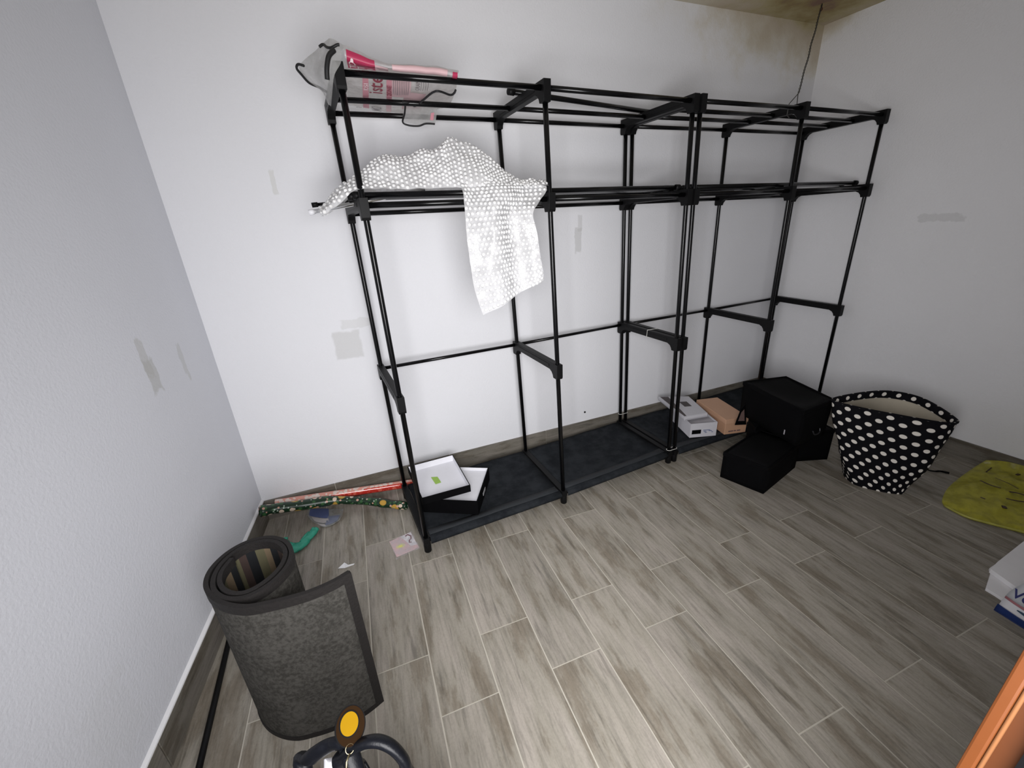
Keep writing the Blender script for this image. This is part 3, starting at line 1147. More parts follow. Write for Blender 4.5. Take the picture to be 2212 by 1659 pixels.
mb.tube(catmull([(0.6317, -0.5, 1.7852), (0.6425, -0.5, 1.7911), (0.6501, -0.53, 1.7757), (0.6613, -0.55, 1.7689), (0.6766, -0.555, 1.7745), (0.6826, -0.555, 1.7749)], 5), 0.0036, 8)
mb.tube(catmull([(0.6668, -0.565, 1.7594), (0.6528, -0.57, 1.7468), (0.6455, -0.572, 1.7334), (0.639, -0.572, 1.7125), (0.6356, -0.568, 1.6904)], 5), [0.0065] * 21, 8)
mb.build('piping', M_pipe, root, smooth=True)

# printing: blocks and words lie just under the sheet (seen from below), read from back to front


def patch_on(a0, a1, b0, b1, mat, name='print_block', lift=0.004, n=8):
    """block of print following the sheet; a across (0..1 along the rail), b front to back (0..1)"""
    rws = []
    U, V = len(PR) - 1, len(PR[0]) - 1
    for i in range(n + 1):
        row = []
        b = b0 + (b1 - b0) * i / n
        for j in range(n + 1):
            a = a0 + (a1 - a0) * j / n
            fu, fv = b * U, a * V
            iu, iv = min(int(fu), U - 1), min(int(fv), V - 1)
            q = PR[iu][iv].lerp(PR[iu][iv + 1], fv - iv).lerp(PR[iu + 1][iv].lerp(PR[iu + 1][iv + 1], fv - iv), fu - iu)
            nn = (PR[iu + 1][iv] - PR[iu][iv]).cross(PR[iu][iv + 1] - PR[iu][iv]).normalized()
            if nn.dot(Vector((0.6098, -2.0011, 1.3)) - q) < 0:
                nn = -nn
            row.append(q + nn * lift)
        rws.append(row)
    m = MB()
    m.grid(rws)
    return m.build(name, mat, root, smooth=True)


CAMP = Vector((0.6098, -2.0011, 1.3))


def sheet_point(a, b, lift):
    U, V = len(PR) - 1, len(PR[0]) - 1
    fu, fv = max(0.0, min(0.9999, b)) * U, max(0.0, min(0.9999, a)) * V
    iu, iv = int(fu), int(fv)
    q = PR[iu][iv].lerp(PR[iu][iv + 1], fv - iv).lerp(PR[iu + 1][iv].lerp(PR[iu + 1][iv + 1], fv - iv), fu - iu)
    nn = (PR[iu + 1][iv] - PR[iu][iv]).cross(PR[iu][iv + 1] - PR[iu][iv]).normalized()
    if nn.dot(CAMP - q) < 0:
        nn = -nn
    return q + nn * lift


midc = len(PR[0]) // 2
LEN_B = sum((PR[i + 1][midc] - PR[i][midc]).length for i in range(len(PR) - 1))
LEN_A = sum((PR[len(PR) // 2][j + 1] - PR[len(PR) // 2][j]).length for j in range(len(PR[0]) - 1))


def sheet_text(txt, a0, b0, size, mat, parent, xs=1.0):
    """lettering bent onto the sheet; reads from back to front"""
    cu = bpy.data.curves.new('lettering', 'FONT')
    cu.body = txt
    cu.size = size
    cu.offset = size * 0.012
    tmp = bpy.data.objects.new('lettering_tmp', cu)
    COL.objects.link(tmp)
    me = bpy.data.meshes.new_from_object(tmp.evaluated_get(bpy.context.evaluated_depsgraph_get()))
    bpy.data.objects.remove(tmp)
    org = ORG[parent.name]
    # rows are not evenly spaced: turn metres into the row parameter along the mid column
    acc = [0.0]
    for i in range(len(PR) - 1):
        acc.append(acc[-1] + (PR[i + 1][midc] - PR[i][midc]).length)

    def b_at(m_):
        for i in range(len(acc) - 1):
            if acc[i + 1] >= m_:
                return (i + (m_ - acc[i]) / max(1e-6, acc[i + 1] - acc[i])) / (len(acc) - 1)
        return 1.0
    f = b0 * (len(acc) - 1)
    m0 = acc[int(f)] + (acc[min(int(f) + 1, len(acc) - 1)] - acc[int(f)]) * (f - int(f))
    for v in me.vertices:
        v.co = sheet_point(a0 - v.co.y / LEN_A, b_at(max(0.0, m0 - v.co.x * xs)), 0.0065) - org
    me.materials.clear()
    me.materials.append(mat)
    o = bpy.data.objects.new('lettering', me)
    COL.objects.link(o)
    o.parent = parent
    ORG[o.name] = org
    return o


patch_on(0.03, 0.30, 0.10, 0.36, M_magenta)
patch_on(0.30, 0.42, 0.16, 0.34, M_palepink)
patch_on(0.46, 0.90, 0.10, 0.24, M_palepink)
patch_on(0.94, 0.99, 0.12, 0.26, M_magenta)
patch_on(0.17, 0.23, 0.40, 0.98, M_pink)
patch_on(0.40, 0.45, 0.42, 0.78, M_pink)
patch_on(0.45, 0.62, 0.42, 0.74, M_palepink)
patch_on(0.40, 0.45, 0.82, 0.98, M_palepink)
patch_on(0.56, 0.76, 0.66, 0.90, M_palepink)
for k in range(9):
    patch_on(0.462 + k * 0.017, 0.466 + k * 0.017, 0.44, 0.70, M_grey, 'print_lines', 0.0062, 4)
for k in range(4):
    patch_on(0.70 + k * 0.018, 0.704 + k * 0.018, 0.44, 0.60, M_grey, 'print_lines', 0.0062, 4)
for (txt, a, b, size, mt, sq) in (('TO', 0.12, 0.335, 0.034, M_ptext, 1.35), ('TI', 0.20, 0.335, 0.034, M_ptext, 1.35), ('VI', 0.28, 0.335, 0.030, M_ptext, 1.35),
                                  ('IDSI', 0.222, 0.66, 0.022, M_ptext, 1.6), ('iste', 0.36, 0.70, 0.070, M_ink, 1.5), ('ZIONE', 0.445, 0.72, 0.022, M_ink, 1.6),
                                  ('MO', 0.35, 0.985, 0.050, M_grey, 1.0), ('GRAN', 0.69, 0.60, 0.018, M_grey, 1.3), ('a', 0.15, 0.97, 0.040, M_grey, 1.0)):
    sheet_text(txt, a, b, size, mt, root, sq)

# label on the flap
mb = MB()
mb.add([(0.9961, -0.165, 1.7098), (1.0089, -0.165, 1.7117), (1.0014, -0.168, 1.6848), (0.989, -0.168, 1.6861)], [(0, 1, 2, 3)])
mb.build('print_block', M_pink, root)

# ------------------------------------------------------------------ trays and shoe boxes on the bottom shelf
def quad_frame(corners, z0, z1, th, wall_in, wall_out, root, names=('side', 'base'), open_top=True, rimz=None):
    """open tray from 4 plan corners (counter-clockwise): black outside, white inside"""
    n = 4
    c = [Vector((q[0], q[1], 0)) for q in corners]
    ctr = sum(c, Vector()) / 4
    inn = [q + (ctr - q).normalized() * th * 1.414 for q in c]
    mb = MB()
    for i in range(4):
        a, b = c[i], c[(i + 1) % 4]
        ai, bi = inn[i], inn[(i + 1) % 4]
        Z0, Z1 = Vector((0, 0, z0)), Vector((0, 0, z1))
        mb.add([a + Z0, b + Z0, b + Z1, a + Z1], [(0, 1, 2, 3)], 0)
        mb.add([ai + Z0, bi + Z0, bi + Z1, ai + Z1], [(3, 2, 1, 0)], 1)
        mb.add([a + Z1, b + Z1, bi + Z1, ai + Z1], [(0, 1, 2, 3)], 0)
    mb.build(names[0], [wall_out, wall_in], root)
    mb = MB()
    Z = Vector((0, 0, z0))
    Zt = Vector((0, 0, z0 + 0.002))
    mb.add([q + Z for q in c] + [q + Zt for q in c], [(3, 2, 1, 0), (4, 5, 6, 7)], [0, 1])
    mb.build(names[1], [wall_out, wall_in], root)


def para(p0, p1, p2):
    """four corners from three given (p0-p1 and p1-p2 edges)"""
    p0, p1, p2 = [Vector((q[0], q[1], 0)) for q in (p0, p1, p2)]
    return [p0, p1, p2, p0 + p2 - p1]


tb_ = [(0.6993, -0.3616, 0.072), (0.9491, -0.4969, 0.072), (1.0701, -0.2504, 0.145)]
e1 = Vector(tb_[1]) - Vector(tb_[0]); e1.z = 0
lo = [Vector((tb_[0][0], tb_[0][1], 0)), Vector((tb_[1][0], tb_[1][1], 0))]
nv = Vector((-e1.y, e1.x, 0)).normalized()
dep = (Vector((tb_[2][0], tb_[2][1], 0)) - lo[1]).dot(nv)
cs = [lo[0], lo[1], lo[1] + nv * dep, lo[0] + nv * dep]
ctr = sum(cs, Vector()) / 4
root = thing('gift_box', (ctr.x, ctr.y, 0.072), 'black cardboard box base with white inside, underneath the tilted lid on the shelf', 'box')
quad_frame(cs, 0.073, 0.145, 0.0045, M_white, M_blackcard, root)
mb = MB()
ins = [q + (ctr - q).normalized() * 0.006 for q in cs]
mb.prism([(q.x, q.y) for q in ins], 0.126, 0.128)
mb.build('inner_card', M_white, root)
mb = MB()
mid = (cs[1] + cs[2]) / 2 + e1.normalized() * 0.001
mb.box(mid + Vector((0, 0, 0.100)), (0.003, 0.05, 0.016), (e1.normalized(), nv, Vector((0, 0, 1))))
mb.build('pull_tab', plain('clear_tab', (0.35, 0.35, 0.36), 0.2), root, bevel=0.001)

up_ = [(0.7173, -0.4203, 0.182), (0.9425, -0.415, 0.182), (0.9302, -0.1109, 0.182), (0.6926, -0.1246, 0.182)]  # box lid lying open side up on the gift box
cs = [Vector((q[0], q[1], 0)) for q in up_]
ctr = sum(cs, Vector()) / 4
root = thing('upturned_lid', (ctr.x, ctr.y, 0.146), 'upturned black box lid with white inside and green sticker', 'box lid')
quad_frame(cs, 0.147, 0.182, 0.0045, M_white, M_blackcard, root)
st = [(0.7908, -0.222, 0.15), (0.8213, -0.2319, 0.15), (0.8285, -0.2869, 0.15), (0.8007, -0.2906, 0.15)]
mb = MB()
mb.add([Vector(q) for q in st] + [Vector(q) + Vector((0, 0, 0.0008)) for q in st], [(3, 2, 1, 0), (4, 5, 6, 7), (0, 1, 5, 4), (1, 2, 6, 5), (2, 3, 7, 6), (3, 0, 4, 7)])
mb.build('sticker', plain('green_sticker', (0.30, 0.50, 0.07), 0.5), root)

# white shoe box with its lid pushed back
wz = 0.072
A, B, Cc = (2.2801, -0.3551, 0.072), (2.4337, -0.3997, 0.072), (2.3314, -0.0862, 0.072)
A, B, Cc = [Vector((q[0], q[1], 0)) for q in (A, B, Cc)]
ex = (B - A).normalized()
ey = Vector((-ex.y, ex.x, 0))
w_, d_ = (B - A).length, (Cc - A).dot(ey)
M_shoe = plain('white_box_card', (0.62, 0.61, 0.65), 0.6, var=0.03)
M_tissue = plain('grey_tissue', (0.42, 0.40, 0.43), 0.8, var=0.15, scale=30, bump=0.6)
root = thing('shoe_box', A + Vector((0, 0, wz)), 'white shoe box with lid pushed back, on the shelf beside the peach box', 'box', None)
cs = [A, B, B + ey * d_, A + ey * d_]
quad_frame(cs, wz + 0.001, wz + 0.090, 0.003, M_shoe, M_shoe, root)
mb = MB()
tp = []
for i in range(8):
    row = []
    for j in range(8):
        q = A + ex * (0.006 + (w_ - 0.012) * j / 7) + ey * (0.006 + (d_ - 0.012) * i / 7)
        q.z = wz + 0.078 + 0.008 * nz(q, 28, 4)
        row.append(q)
    tp.append(row)
mb.grid(tp)
mb.build('tissue_paper', M_tissue, root, smooth=True)
mb = MB()
o_ = A - ey * 0.001
mb.box(o_ + ex * (w_ * 0.24) + Vector((0, 0, wz + 0.036)), (w_ * 0.34, 0.0012, 0.026), (ex, ey, Vector((0, 0, 1))))
mb.build('label_block', M_blackcard, root)
M_lbl = plain('label_blue', (0.10, 0.14, 0.28), 0.5)
for sx_, lz_, ll_ in ((0.62, 0.044, 0.26), (0.56, 0.036, 0.10), (0.76, 0.037, 0.12), (0.60, 0.028, 0.08), (0.84, 0.029, 0.06)):
    mb = MB()
    mb.box(o_ + ex * (w_ * sx_) + Vector((0, 0, wz + lz_)), (w_ * ll_, 0.0012, 0.0035), (ex, ey, Vector((0, 0, 1))))
    mb.build('label_line', M_lbl, root)

# lid, slid back and hanging over the far side
Lc = [(2.2738, -0.3071, 0.17), (2.4303, -0.3242, 0.17), (2.5125, -0.0794, 0.17), (2.3396, 0.0028, 0.17)]
cs = [Vector((q[0], q[1], 0)) for q in Lc]
root = thing('cardboard_cover', sum(cs, Vector()) / 4 + Vector((0, 0, wz + 0.09)), 'white lid with dark print resting on the white shoe box', 'cardboard cover')
mb = MB()
mb.prism(cs, wz + 0.0915, wz + 0.100)
for i in range(4):
    a, b = cs[i], cs[(i + 1) % 4]
    c0 = (cs[0] + cs[1] + cs[2] + cs[3]) / 4
    ai, bi = a + (c0 - a).normalized() * 0.006, b + (c0 - b).normalized() * 0.006
    mb.prism([a, b, bi, ai], wz + 0.0935, wz + 0.1155)
mb.build('lid_body', M_shoe, root, bevel=0.0015)
# dark printed strip and window on the lid
def lidpt(s, t, z=0.1168):
    q = cs[0].lerp(cs[1], s).lerp(cs[3].lerp(cs[2], s), t)
    q.z = wz + z
    return q
mb = MB()
mb.prism([cs[0].lerp(cs[2], 0.02), cs[1].lerp(cs[3], 0.02), cs[2].lerp(cs[0], 0.02), cs[3].lerp(cs[1], 0.02)], wz + 0.1005, wz + 0.1165)
mb.build('lid_top', M_shoe, root)
mb = MB()
mb.add([lidpt(0.03, 0.03), lidpt(0.12, 0.03), lidpt(0.30, 0.97), lidpt(0.03, 0.97)], [(0, 1, 2, 3)])
mb.add([lidpt(0.45, 0.42), lidpt(0.72, 0.42), lidpt(0.72, 0.68), lidpt(0.45, 0.68)], [(0, 1, 2, 3)])
mb.build('lid_print', plain('lid_dark_print', (0.07, 0.055, 0.055), 0.5, var=0.5, scale=60), root)

# peach shoe box
A, B, Cc = (2.4817, -0.414, 0.055), (2.616, -0.4425, 0.055), (2.572, -0.1468, 0.055)
A, B, Cc = [Vector((q[0], q[1], 0)) for q in (A, B, Cc)]
ex = (B - A).normalized(); ey = Vector((-ex.y, ex.x, 0))
w_, d_ = (B - A).length, (Cc - A).dot(ey) * 1.05
M_peach = plain('peach_card', (0.56, 0.33, 0.21), 0.6, var=0.06, scale=12)
M_peach2 = plain('peach_lid_card', (0.60, 0.36, 0.235), 0.6, var=0.06, scale=12)
pz = 0.072
root = thing('shoe_box', A + Vector((0, 0, pz)), 'closed peach coloured shoe box between the white box and the black boxes', 'box', None)
mb = MB()
mb.box(A + ex * (w_ / 2) + ey * (d_ / 2) + Vector((0, 0, pz + 0.044)), (w_, d_, 0.086), (ex, ey, Vector((0, 0, 1))))
bd = mb.build('box_body', M_peach, root, bevel=0.002)
mb = MB()
mb.box(A + ex * (w_ / 2) + ey * (d_ / 2) + Vector((0, 0, pz + 0.086)), (w_ + 0.008, d_ + 0.008, 0.030), (ex, ey, Vector((0, 0, 1))))
mb.build('lid', M_peach2, root, bevel=0.002)
M_pl = plain('peach_print', (0.16, 0.10, 0.10), 0.6)
for off_, ll_ in ((0.040, 0.030), (0.066, 0.014), (0.090, 0.022)):
    mb = MB()
    mb.box(A + ex * off_ - ey * 0.0006 + Vector((0, 0, pz + 0.020)), (ll_, 0.0012, 0.007), (ex, ey, Vector((0, 0, 1))))
    mb.build('label_line', M_pl, bd)

# ------------------------------------------------------------------ black storage boxes
def crate(base, h, label, z0=0.0, open_top=True, top=None, flap=False, handle=None, group='black fabric storage boxes piled by the rack'):
    """soft sided storage box: body of four panels, hem round the top, sagging cloth lid"""
    base = [Vector((q[0], q[1], 0)) for q in base]
    top = [Vector((q[0], q[1], 0)) for q in top] if top else base
    ctr = sum(base, Vector()) / 4
    root = thing('storage_box', ctr + Vector((0, 0, z0)), label, 'storage box', None)
    for i in range(4):
        a, b, at_, bt_ = base[i], base[(i + 1) % 4], top[i], top[(i + 1) % 4]
        out = Vector(((b - a).y, -(b - a).x, 0)).normalized()
        rws = []
        for k in range(7):
            t = k / 6
            row = []
            for j in range(9):
                s = j / 8
                q = a.lerp(b, s).lerp(at_.lerp(bt_, s), t)
                q.z = z0 + 0.001 + h * t
                bulge = math.sin(math.pi * s) * math.sin(math.pi * min(t, 0.98))
                q += out * (0.006 * bulge + 0.003 * nz(q, 9, i) * bulge)
                row.append(q)
            rws.append(row)
        mb = MB()
        mb.grid(rws)
        mb.build('panel', M_deepblack, root, smooth=True, solid=0.004)
        mb = MB()
        mb.box(at_.lerp(bt_, 0.5) + Vector((0, 0, z0 + h - 0.010)), ((bt_ - at_).length + 0.006, 0.008, 0.022), ((bt_ - at_).normalized(), out, Vector((0, 0, 1))))
        mb.build('hem', M_blackcard, root, bevel=0.002)
    rws = []
    for i in range(9):
        row = []
        for j in range(9):
            s, t = j / 8, i / 8
            q = top[0].lerp(top[1], s).lerp(top[3].lerp(top[2], s), t)
            e = math.sin(math.pi * s) * math.sin(math.pi * t)
            q.z = z0 + h - 0.004 - (0.030 * e if open_top else -0.004 * e) + 0.006 * nz(q, 14, 6) * e
            row.append(q)
        rws.append(row)
    mb = MB()
    mb.grid(rws)
    mb.build('lid_cloth', M_lidcloth, root, smooth=True, solid=0.002)
    mb = MB()
    mb.prism(base, z0 + 0.001, z0 + 0.005)
    mb.build('base_panel', M_deepblack, root)
    return root


M_lidcloth = plain('black_lid_cloth', (0.0035, 0.0035, 0.004), 0.75, var=0.5, scale=9, spec=0.12, bump=0.4)
f0, f1, f2 = [Vector(q) for q in ((2.2241, -0.6492, 0.0), (2.2937, -0.843, 0.0), (2.6351, -0.7477, 0.0))]
u = (f2 - f1).normalized(); 
w = Vector((-u.y, u.x, 0))
dpt = 0.205
crate([f1, f2, f2 + w * dpt, f0], 0.150, 'low black fabric storage box at the front left of the black pile', open_top=False)
g0, g1 = [Vector(q) for q in ((2.6892, -0.7281, 0.0), (2.8614, -0.764, -0.0))]
u = (g1 - g0).normalized(); w = Vector((-u.y, u.x, 0))
crate([g0 + w * .02, g1, g1 + w * 0.26, g0 + w * 0.26], 0.185, 'small black fabric storage box low on the right, next to the polka dot bag', open_top=False)
TB = [(2.5061, -0.8123, 0.392), (2.7519, -0.7857, 0.392), (2.8394, -0.4629, 0.392), (2.5754, -0.4117, 0.392)]
bz = 0.192
TBv = [Vector((q[0], q[1], 0)) for q in TB]
cc = sum(TBv, Vector()) / 4
BB = [cc + (q - cc) * 0.97 for q in TBv]
big = crate(BB, 0.392 - bz, 'largest black storage box with sagging cloth top, topmost of the black pile', z0=bz, top=TBv)
# pull handle and paper tab on the big box
mb = MB()
hc = Vector((2.5984, -0.8446, 0.24))
o1 = (TBv[1] - TBv[0]).normalized()
nout = Vector((o1.y, -o1.x, 0))
hc = BB[0].lerp(BB[1], 0.55) + nout * 0.012 + Vector((0, 0, bz + 0.05))
mb.tube(catmull([hc - o1 * 0.03 + Vector((0, 0, 0.012)), hc - o1 * 0.022 + nout * 0.006 + Vector((0, 0, -0.006)), hc + nout * 0.008 + Vector((0, 0, -0.010)), hc + o1 * 0.024 + nout * 0.006 + Vector((0, 0, -0.004)), hc + o1 * 0.03 + Vector((0, 0, 0.012))], 5), 0.003, 8)
mb.build('handle', plain('dark_metal', (0.08, 0.08, 0.09), 0.35, metal=0.8), big, smooth=True)
mb = MB()
hc = BB[3].lerp(BB[0], 0.82) + Vector((0, 0, bz + 0.045))
o2 = (BB[0] - BB[3]).normalized(); n2 = Vector((o2.y, -o2.x, 0))
mb.box(hc + n2 * 0.008, (0.006, 0.001, 0.026), (o2, n2, Vector((0, 0, 1))))
mb.build('paper_tab', M_tissue, big)
# third low box behind, carrying the pile
h0 = Vector((cc.x - 0.10, cc.y + 0.06, 0))
crate([Vector((2.525, -0.57, 0)), Vector((2.68, -0.54, 0)), Vector((2.675, -0.475, 0)), Vector((2.57, -0.49, 0))], 0.186, 'black storage box at the back of the pile, hidden under the largest one', open_top=False)
# stiff triangular flap of the big box folded out over the peach box
fp = [Vector(q) for q in ((2.4498, -0.5, 0.1846), (2.5391, -0.5, 0.1669), (2.5078, -0.5, 0.3029), (2.4761, -0.5, 0.2759))]
fn = Vector((-0.4, -0.9, 0)).normalized()
mb = MB()
mb.extrude(fp, 0.004, fn)
flap = mb.build('flap', M_blackcard, big, bevel=0.001)
ce = sum(fp, Vector()) / 4
mb = MB()
mb.extrude([ce + (q - ce) * 0.55 + fn * 0.003 for q in fp], 0.001, fn)
mb.build('lining', plain('brown_lining', (0.16, 0.10, 0.09), 0.8), flap)
#PART3
# ------------------------------------------------------------------ polka dot laundry bag
M_polka = polka_mat('polka_cloth')
M_lining = plain('cream_lining', (0.52, 0.47, 0.38), 0.85, var=0.12, scale=18, bump=0.5)
baseP = [(2.7498, -0.9677, 0.0), (2.800, -0.885, 0), (2.885, -0.880, 0), (2.965, -0.930, 0), (2.985, -1.000, 0), (2.8867, -1.102, 0.0), (2.8445, -1.1023, 0.0), (2.7855, -1.0429, 0.0)]
topP = [(2.7256, -0.7924, 0.4), (2.9116, -0.8104, 0.405), (3.0516, -0.8642, 0.405), (3.0921, -0.9785, 0.4), (3.0005, -1.1471, 0.385), (2.9258, -1.15, 0.385), (2.8278, -1.0284, 0.39), (2.7413, -0.8757, 0.395)]
bp = catmull(baseP, 8, True)
tp = catmull(topP, 8, True)
NV = 14


def bag_point(i, t, off=0.0):
    a, b = bp[i], tp[i]
    q = a.lerp(b, t)
    cen = Vector((2.875, -0.985, 0)).lerp(Vector((2.92, -0.975, 0)), t)
    rad = Vector((q.x - cen.x, q.y - cen.y, 0))
    k = math.sin(math.pi * t)
    q += rad.normalized() * (0.024 * k + 0.012 * k * nz((q.x * 7, q.y * 7, t * 3), 1, 3) + off)
    q.z = b.z * t + 0.001
    return q


root = thing('laundry_bag', (2.87, -0.98, 0), 'black laundry bag with white polka dots and cream lining on the floor', 'laundry bag')
per = [0.0]
for i in range(len(bp)):
    per.append(per[-1] + ((bp[(i + 1) % len(bp)] - bp[i]).length + (tp[(i + 1) % len(tp)] - tp[i]).length) / 2)
rows, uvs = [], []
nb = len(bp)
for k in range(NV + 1):
    t = k / NV
    rows.append([bag_point(i % nb, t) for i in range(nb + 1)])
    uvs.append([(per[i], t * 0.42) for i in range(nb + 1)])
mb = MB()
mb.grid(rows, uvs=uvs)
mb.prism([(q.x, q.y) for q in bp], 0.001, 0.003)
mb.build('cloth', M_polka, root, smooth=True)
rows = []
for k in range(9):
    t = 0.15 + 0.80 * k / 8
    rows.append([bag_point(i % nb, t, -0.006) for i in range(nb + 1)])
mb = MB()
mb.grid(rows)
mb.prism([(q.x, q.y) for q in rows[0][:-1]], 0.058, 0.060)
mb.build('lining', M_lining, root, smooth=True)
# dotted facing turned inside along the rim
rows, uvs = [], []
for t, off in ((0.915, -0.010), (0.96, -0.009), (1.0, -0.006), (1.004, 0.0), (1.0, 0.0035), (0.985, 0.0035)):
    rows.append([bag_point(i % nb, t, off) for i in range(nb + 1)])
    uvs.append([(per[i] * 1.12, 0.0265 + (t - 0.962) * 0.42) for i in range(nb + 1)])
mb = MB()
mb.grid(rows, uvs=uvs)
mb.build('rim_facing', M_polka, root, smooth=True)
mb = MB()
mb.tube(catmull([(3.2031, -0.9965, 0.03), (3.2054, -1.0195, 0.02), (3.1886, -1.0483, 0.008), (3.2056, -1.0687, 0.007), (3.2291, -1.0798, 0.007), (3.2467, -1.1049, 0.006)], 5), [0.004] * 16 + [0.005] * 5 + [0.006] * 5, 8, flat=(1, 0.8))
mb.build('cord', M_blackcard, root, smooth=True)

# ------------------------------------------------------------------ yellow translucent bag on the floor
M_yellow = film_mat('yellow_film', (0.62, 0.58, 0.055), 0.62, 0.3, 0.25)
root = thing('plastic_bag', (3.187, -1.2688, 0.0), 'flattened translucent yellow plastic bag lying by the right wall', 'plastic bag')
edgeL = [(3.16, -1.1584, 0.01), (3.0858, -1.1715, 0.006), (2.9818, -1.2019, 0.006), (2.9147, -1.2395, 0.01)]
ys = [[(3.3927, -1.1623, 0.075), (3.4244, -1.2046, 0.085), (3.4398, -1.2528, 0.09), (3.452, -1.36, 0.09), (3.46, -1.50, 0.06)],
      [(3.36, -1.1437, 0.03), (3.3623, -1.2148, 0.05), (3.3999, -1.276, 0.05), (3.37, -1.36, 0.05), (3.38, -1.50, 0.03)],
      [(3.2094, -1.1553, 0.015), (3.1907, -1.2325, 0.04), (3.2294, -1.2982, 0.045), (3.2819, -1.3533, 0.04), (3.28, -1.50, 0.02)],
      [(3.0757, -1.1769, 0.01), (3.0744, -1.2535, 0.03), (3.1019, -1.3253, 0.035), (3.1515, -1.4006, 0.03), (3.17, -1.52, 0.015)],
      [(2.966, -1.2118, 0.01), (2.9673, -1.2961, 0.018), (2.9889, -1.3727, 0.02), (3.0301, -1.4423, 0.02), (3.08, -1.52, 0.01)],
      [(2.9251, -1.2394, 0.004), (2.9125, -1.316, 0.006), (2.9457, -1.3829, 0.006), (2.9924, -1.4591, 0.006), (3.02, -1.53, 0.004)]]
ys = refine(ys, 5)
bot = []
for i, r in enumerate(ys):
    br = []
    for j, q in enumerate(r):
        e = min(1, i / 4, (len(ys) - 1 - i) / 3, j / 4)
        q.z = max(0.003, q.z + 0.022 * nz(q, 15, 5) * e + 0.012 * nz(q, 38, 6) * e)
        br.append(Vector((q.x, q.y, 0.0012)))
    bot.append(br)
mb = MB()
mb.grid(ys)
mb.build('film', M_yellow, root, smooth=True)
mb = MB()
mb.grid(bot)
mb.build('under_layer', M_yellow, root, smooth=True)
# rolled bright hem along the near edge
mb = MB()
mb.tube([q + Vector((0, 0, 0.002)) for q in ys[-1]], 0.0045, 8)
mb.build('rolled_edge', film_mat('yellow_edge', (0.58, 0.56, 0.12), 0.85, 0.3, 0.2), root, smooth=True)
M_mark = plain('dark_brown_print', (0.045, 0.022, 0.012), 0.6)
mb = MB()
for pts, r in (([(3.1972, -1.2306, 0.055), (3.1847, -1.2698, 0.058), (3.1963, -1.2988, 0.058)], 0.005), ([(3.2722, -1.249, 0.06), (3.2645, -1.2984, 0.06), (3.2596, -1.3314, 0.055)], 0.003),
               ([(3.1983, -1.3257, 0.055), (3.2159, -1.3452, 0.055), (3.2317, -1.3636, 0.05)], 0.006), ([(3.1337, -1.3438, 0.05), (3.1514, -1.3634, 0.048), (3.1785, -1.3822, 0.045)], 0.005),
               ([(3.0604, -1.2916, 0.045), (3.0611, -1.3066, 0.045)], 0.005), ([(3.0776, -1.3601, 0.04), (3.0626, -1.3704, 0.04)], 0.008), ([(3.3951, -1.2734, 0.055), (3.4159, -1.2747, 0.055)], 0.006),
               ([(3.3046, -1.2047, 0.055), (3.388, -1.1911, 0.05)], 0.0025)):
    mb = MB()
    mb.tube(catmull(pts, 5), r, 6, flat=(1, 0.25))
    mb.build('print_mark', M_mark, root, smooth=True)

# ------------------------------------------------------------------ white carton and product bag at the right edge
M_carton = plain('white_carton', (0.86, 0.85, 0.87), 0.7, var=0.04, scale=20, bump=0.2)
root = thing('cardboard_carton', (2.62, -1.60, 0), 'white paper covered carton with torn stepped edge, at the right edge', 'carton')
mb = MB()
cA = [(2.5007, -1.5533, 0.0), (2.611, -1.5206, 0.0), (2.6288, -1.5095, 0.0), (2.6795, -1.5075, 0.0), (2.951, -1.4854, 0.0), (3.02, -1.585, 0), (2.90, -1.74, 0), (2.46, -1.76, 0), (2.498, -1.5816, 0.0)]
cA = [Vector((q[0], q[1], 0)) for q in cA]
mb.prism([(q.x, q.y) for q in cA], 0.001, 0.012)
mb.build('lower_sheet', M_carton, root, bevel=0.001)
cB = [(2.5975, -1.52, 0.014), (2.6659, -1.5117, 0.014), (2.9388, -1.4912, 0.014), (2.99, -1.60, 0), (2.88, -1.73, 0), (2.52, -1.74, 0)]
mb = MB()
mb.prism([(q[0], q[1]) for q in cB], 0.0125, 0.030)
mb.build('upper_sheet', M_carton, root, bevel=0.001)
# product bag, standing on the carton edge
M_bagg = plain('silver_grey_film', (0.58, 0.60, 0.63), 0.3, var=0.08, scale=25)
M_blue = plain('navy_film', (0.01, 0.03, 0.14), 0.3, var=0.2)
M_red = plain('dull_red_print', (0.40, 0.16, 0.18), 0.4)
root = thing('product_bag', (2.423, -1.656, 0.0), 'grey plastic product bag with blue bottom and red stripe, right edge', 'packet')
e0, e1_ = Vector((2.426, -1.6066, 0.0)), Vector((2.418, -1.691, 0.0))
dx = (e1_ - e0)
dx.z = 0
Lx = 0.34
dx.normalize()
up = Vector((-dx.y, dx.x, 0)).normalized()
if up.dot(Vector((0.5, 0.8, 0))) < 0:
    up = -up


def pb(s, t):
    """s along the base (m), t up the face (m): the pillow leans back onto the carton"""
    wv = 0.022 * math.sin(math.pi * min(1, max(0, (s + 0.02) / (Lx + 0.05)))) ** 0.7
    q = e0 + dx * s + up * (t * 0.35 - wv * math.sin(math.pi * min(1, t / 0.16)))
    q.z = 0.004 + 0.88 * t + 0.003 * nz((s * 20, t * 20, 1), 1, 2)
    return q


def curve_s(t):
    return 0.003 + 0.060 * max(0, (t - 0.066) / 0.14) ** 2.0


def facing(t0, t1, mat, name, lift, s0=None, s1=Lx, n=8, m=14):
    rws = []
    for i in range(n + 1):
        t = t0 + (t1 - t0) * i / n
        a = curve_s(t) if s0 is None else s0
        rws.append([pb(a + (s1 - a) * j / m, t) + Vector((-0.3 * lift, -0.5 * lift, lift)) for j in range(m + 1)])
    b_ = MB()
    b_.grid(rws)
    return b_.build(name, mat, root, smooth=True, solid=0.0008)


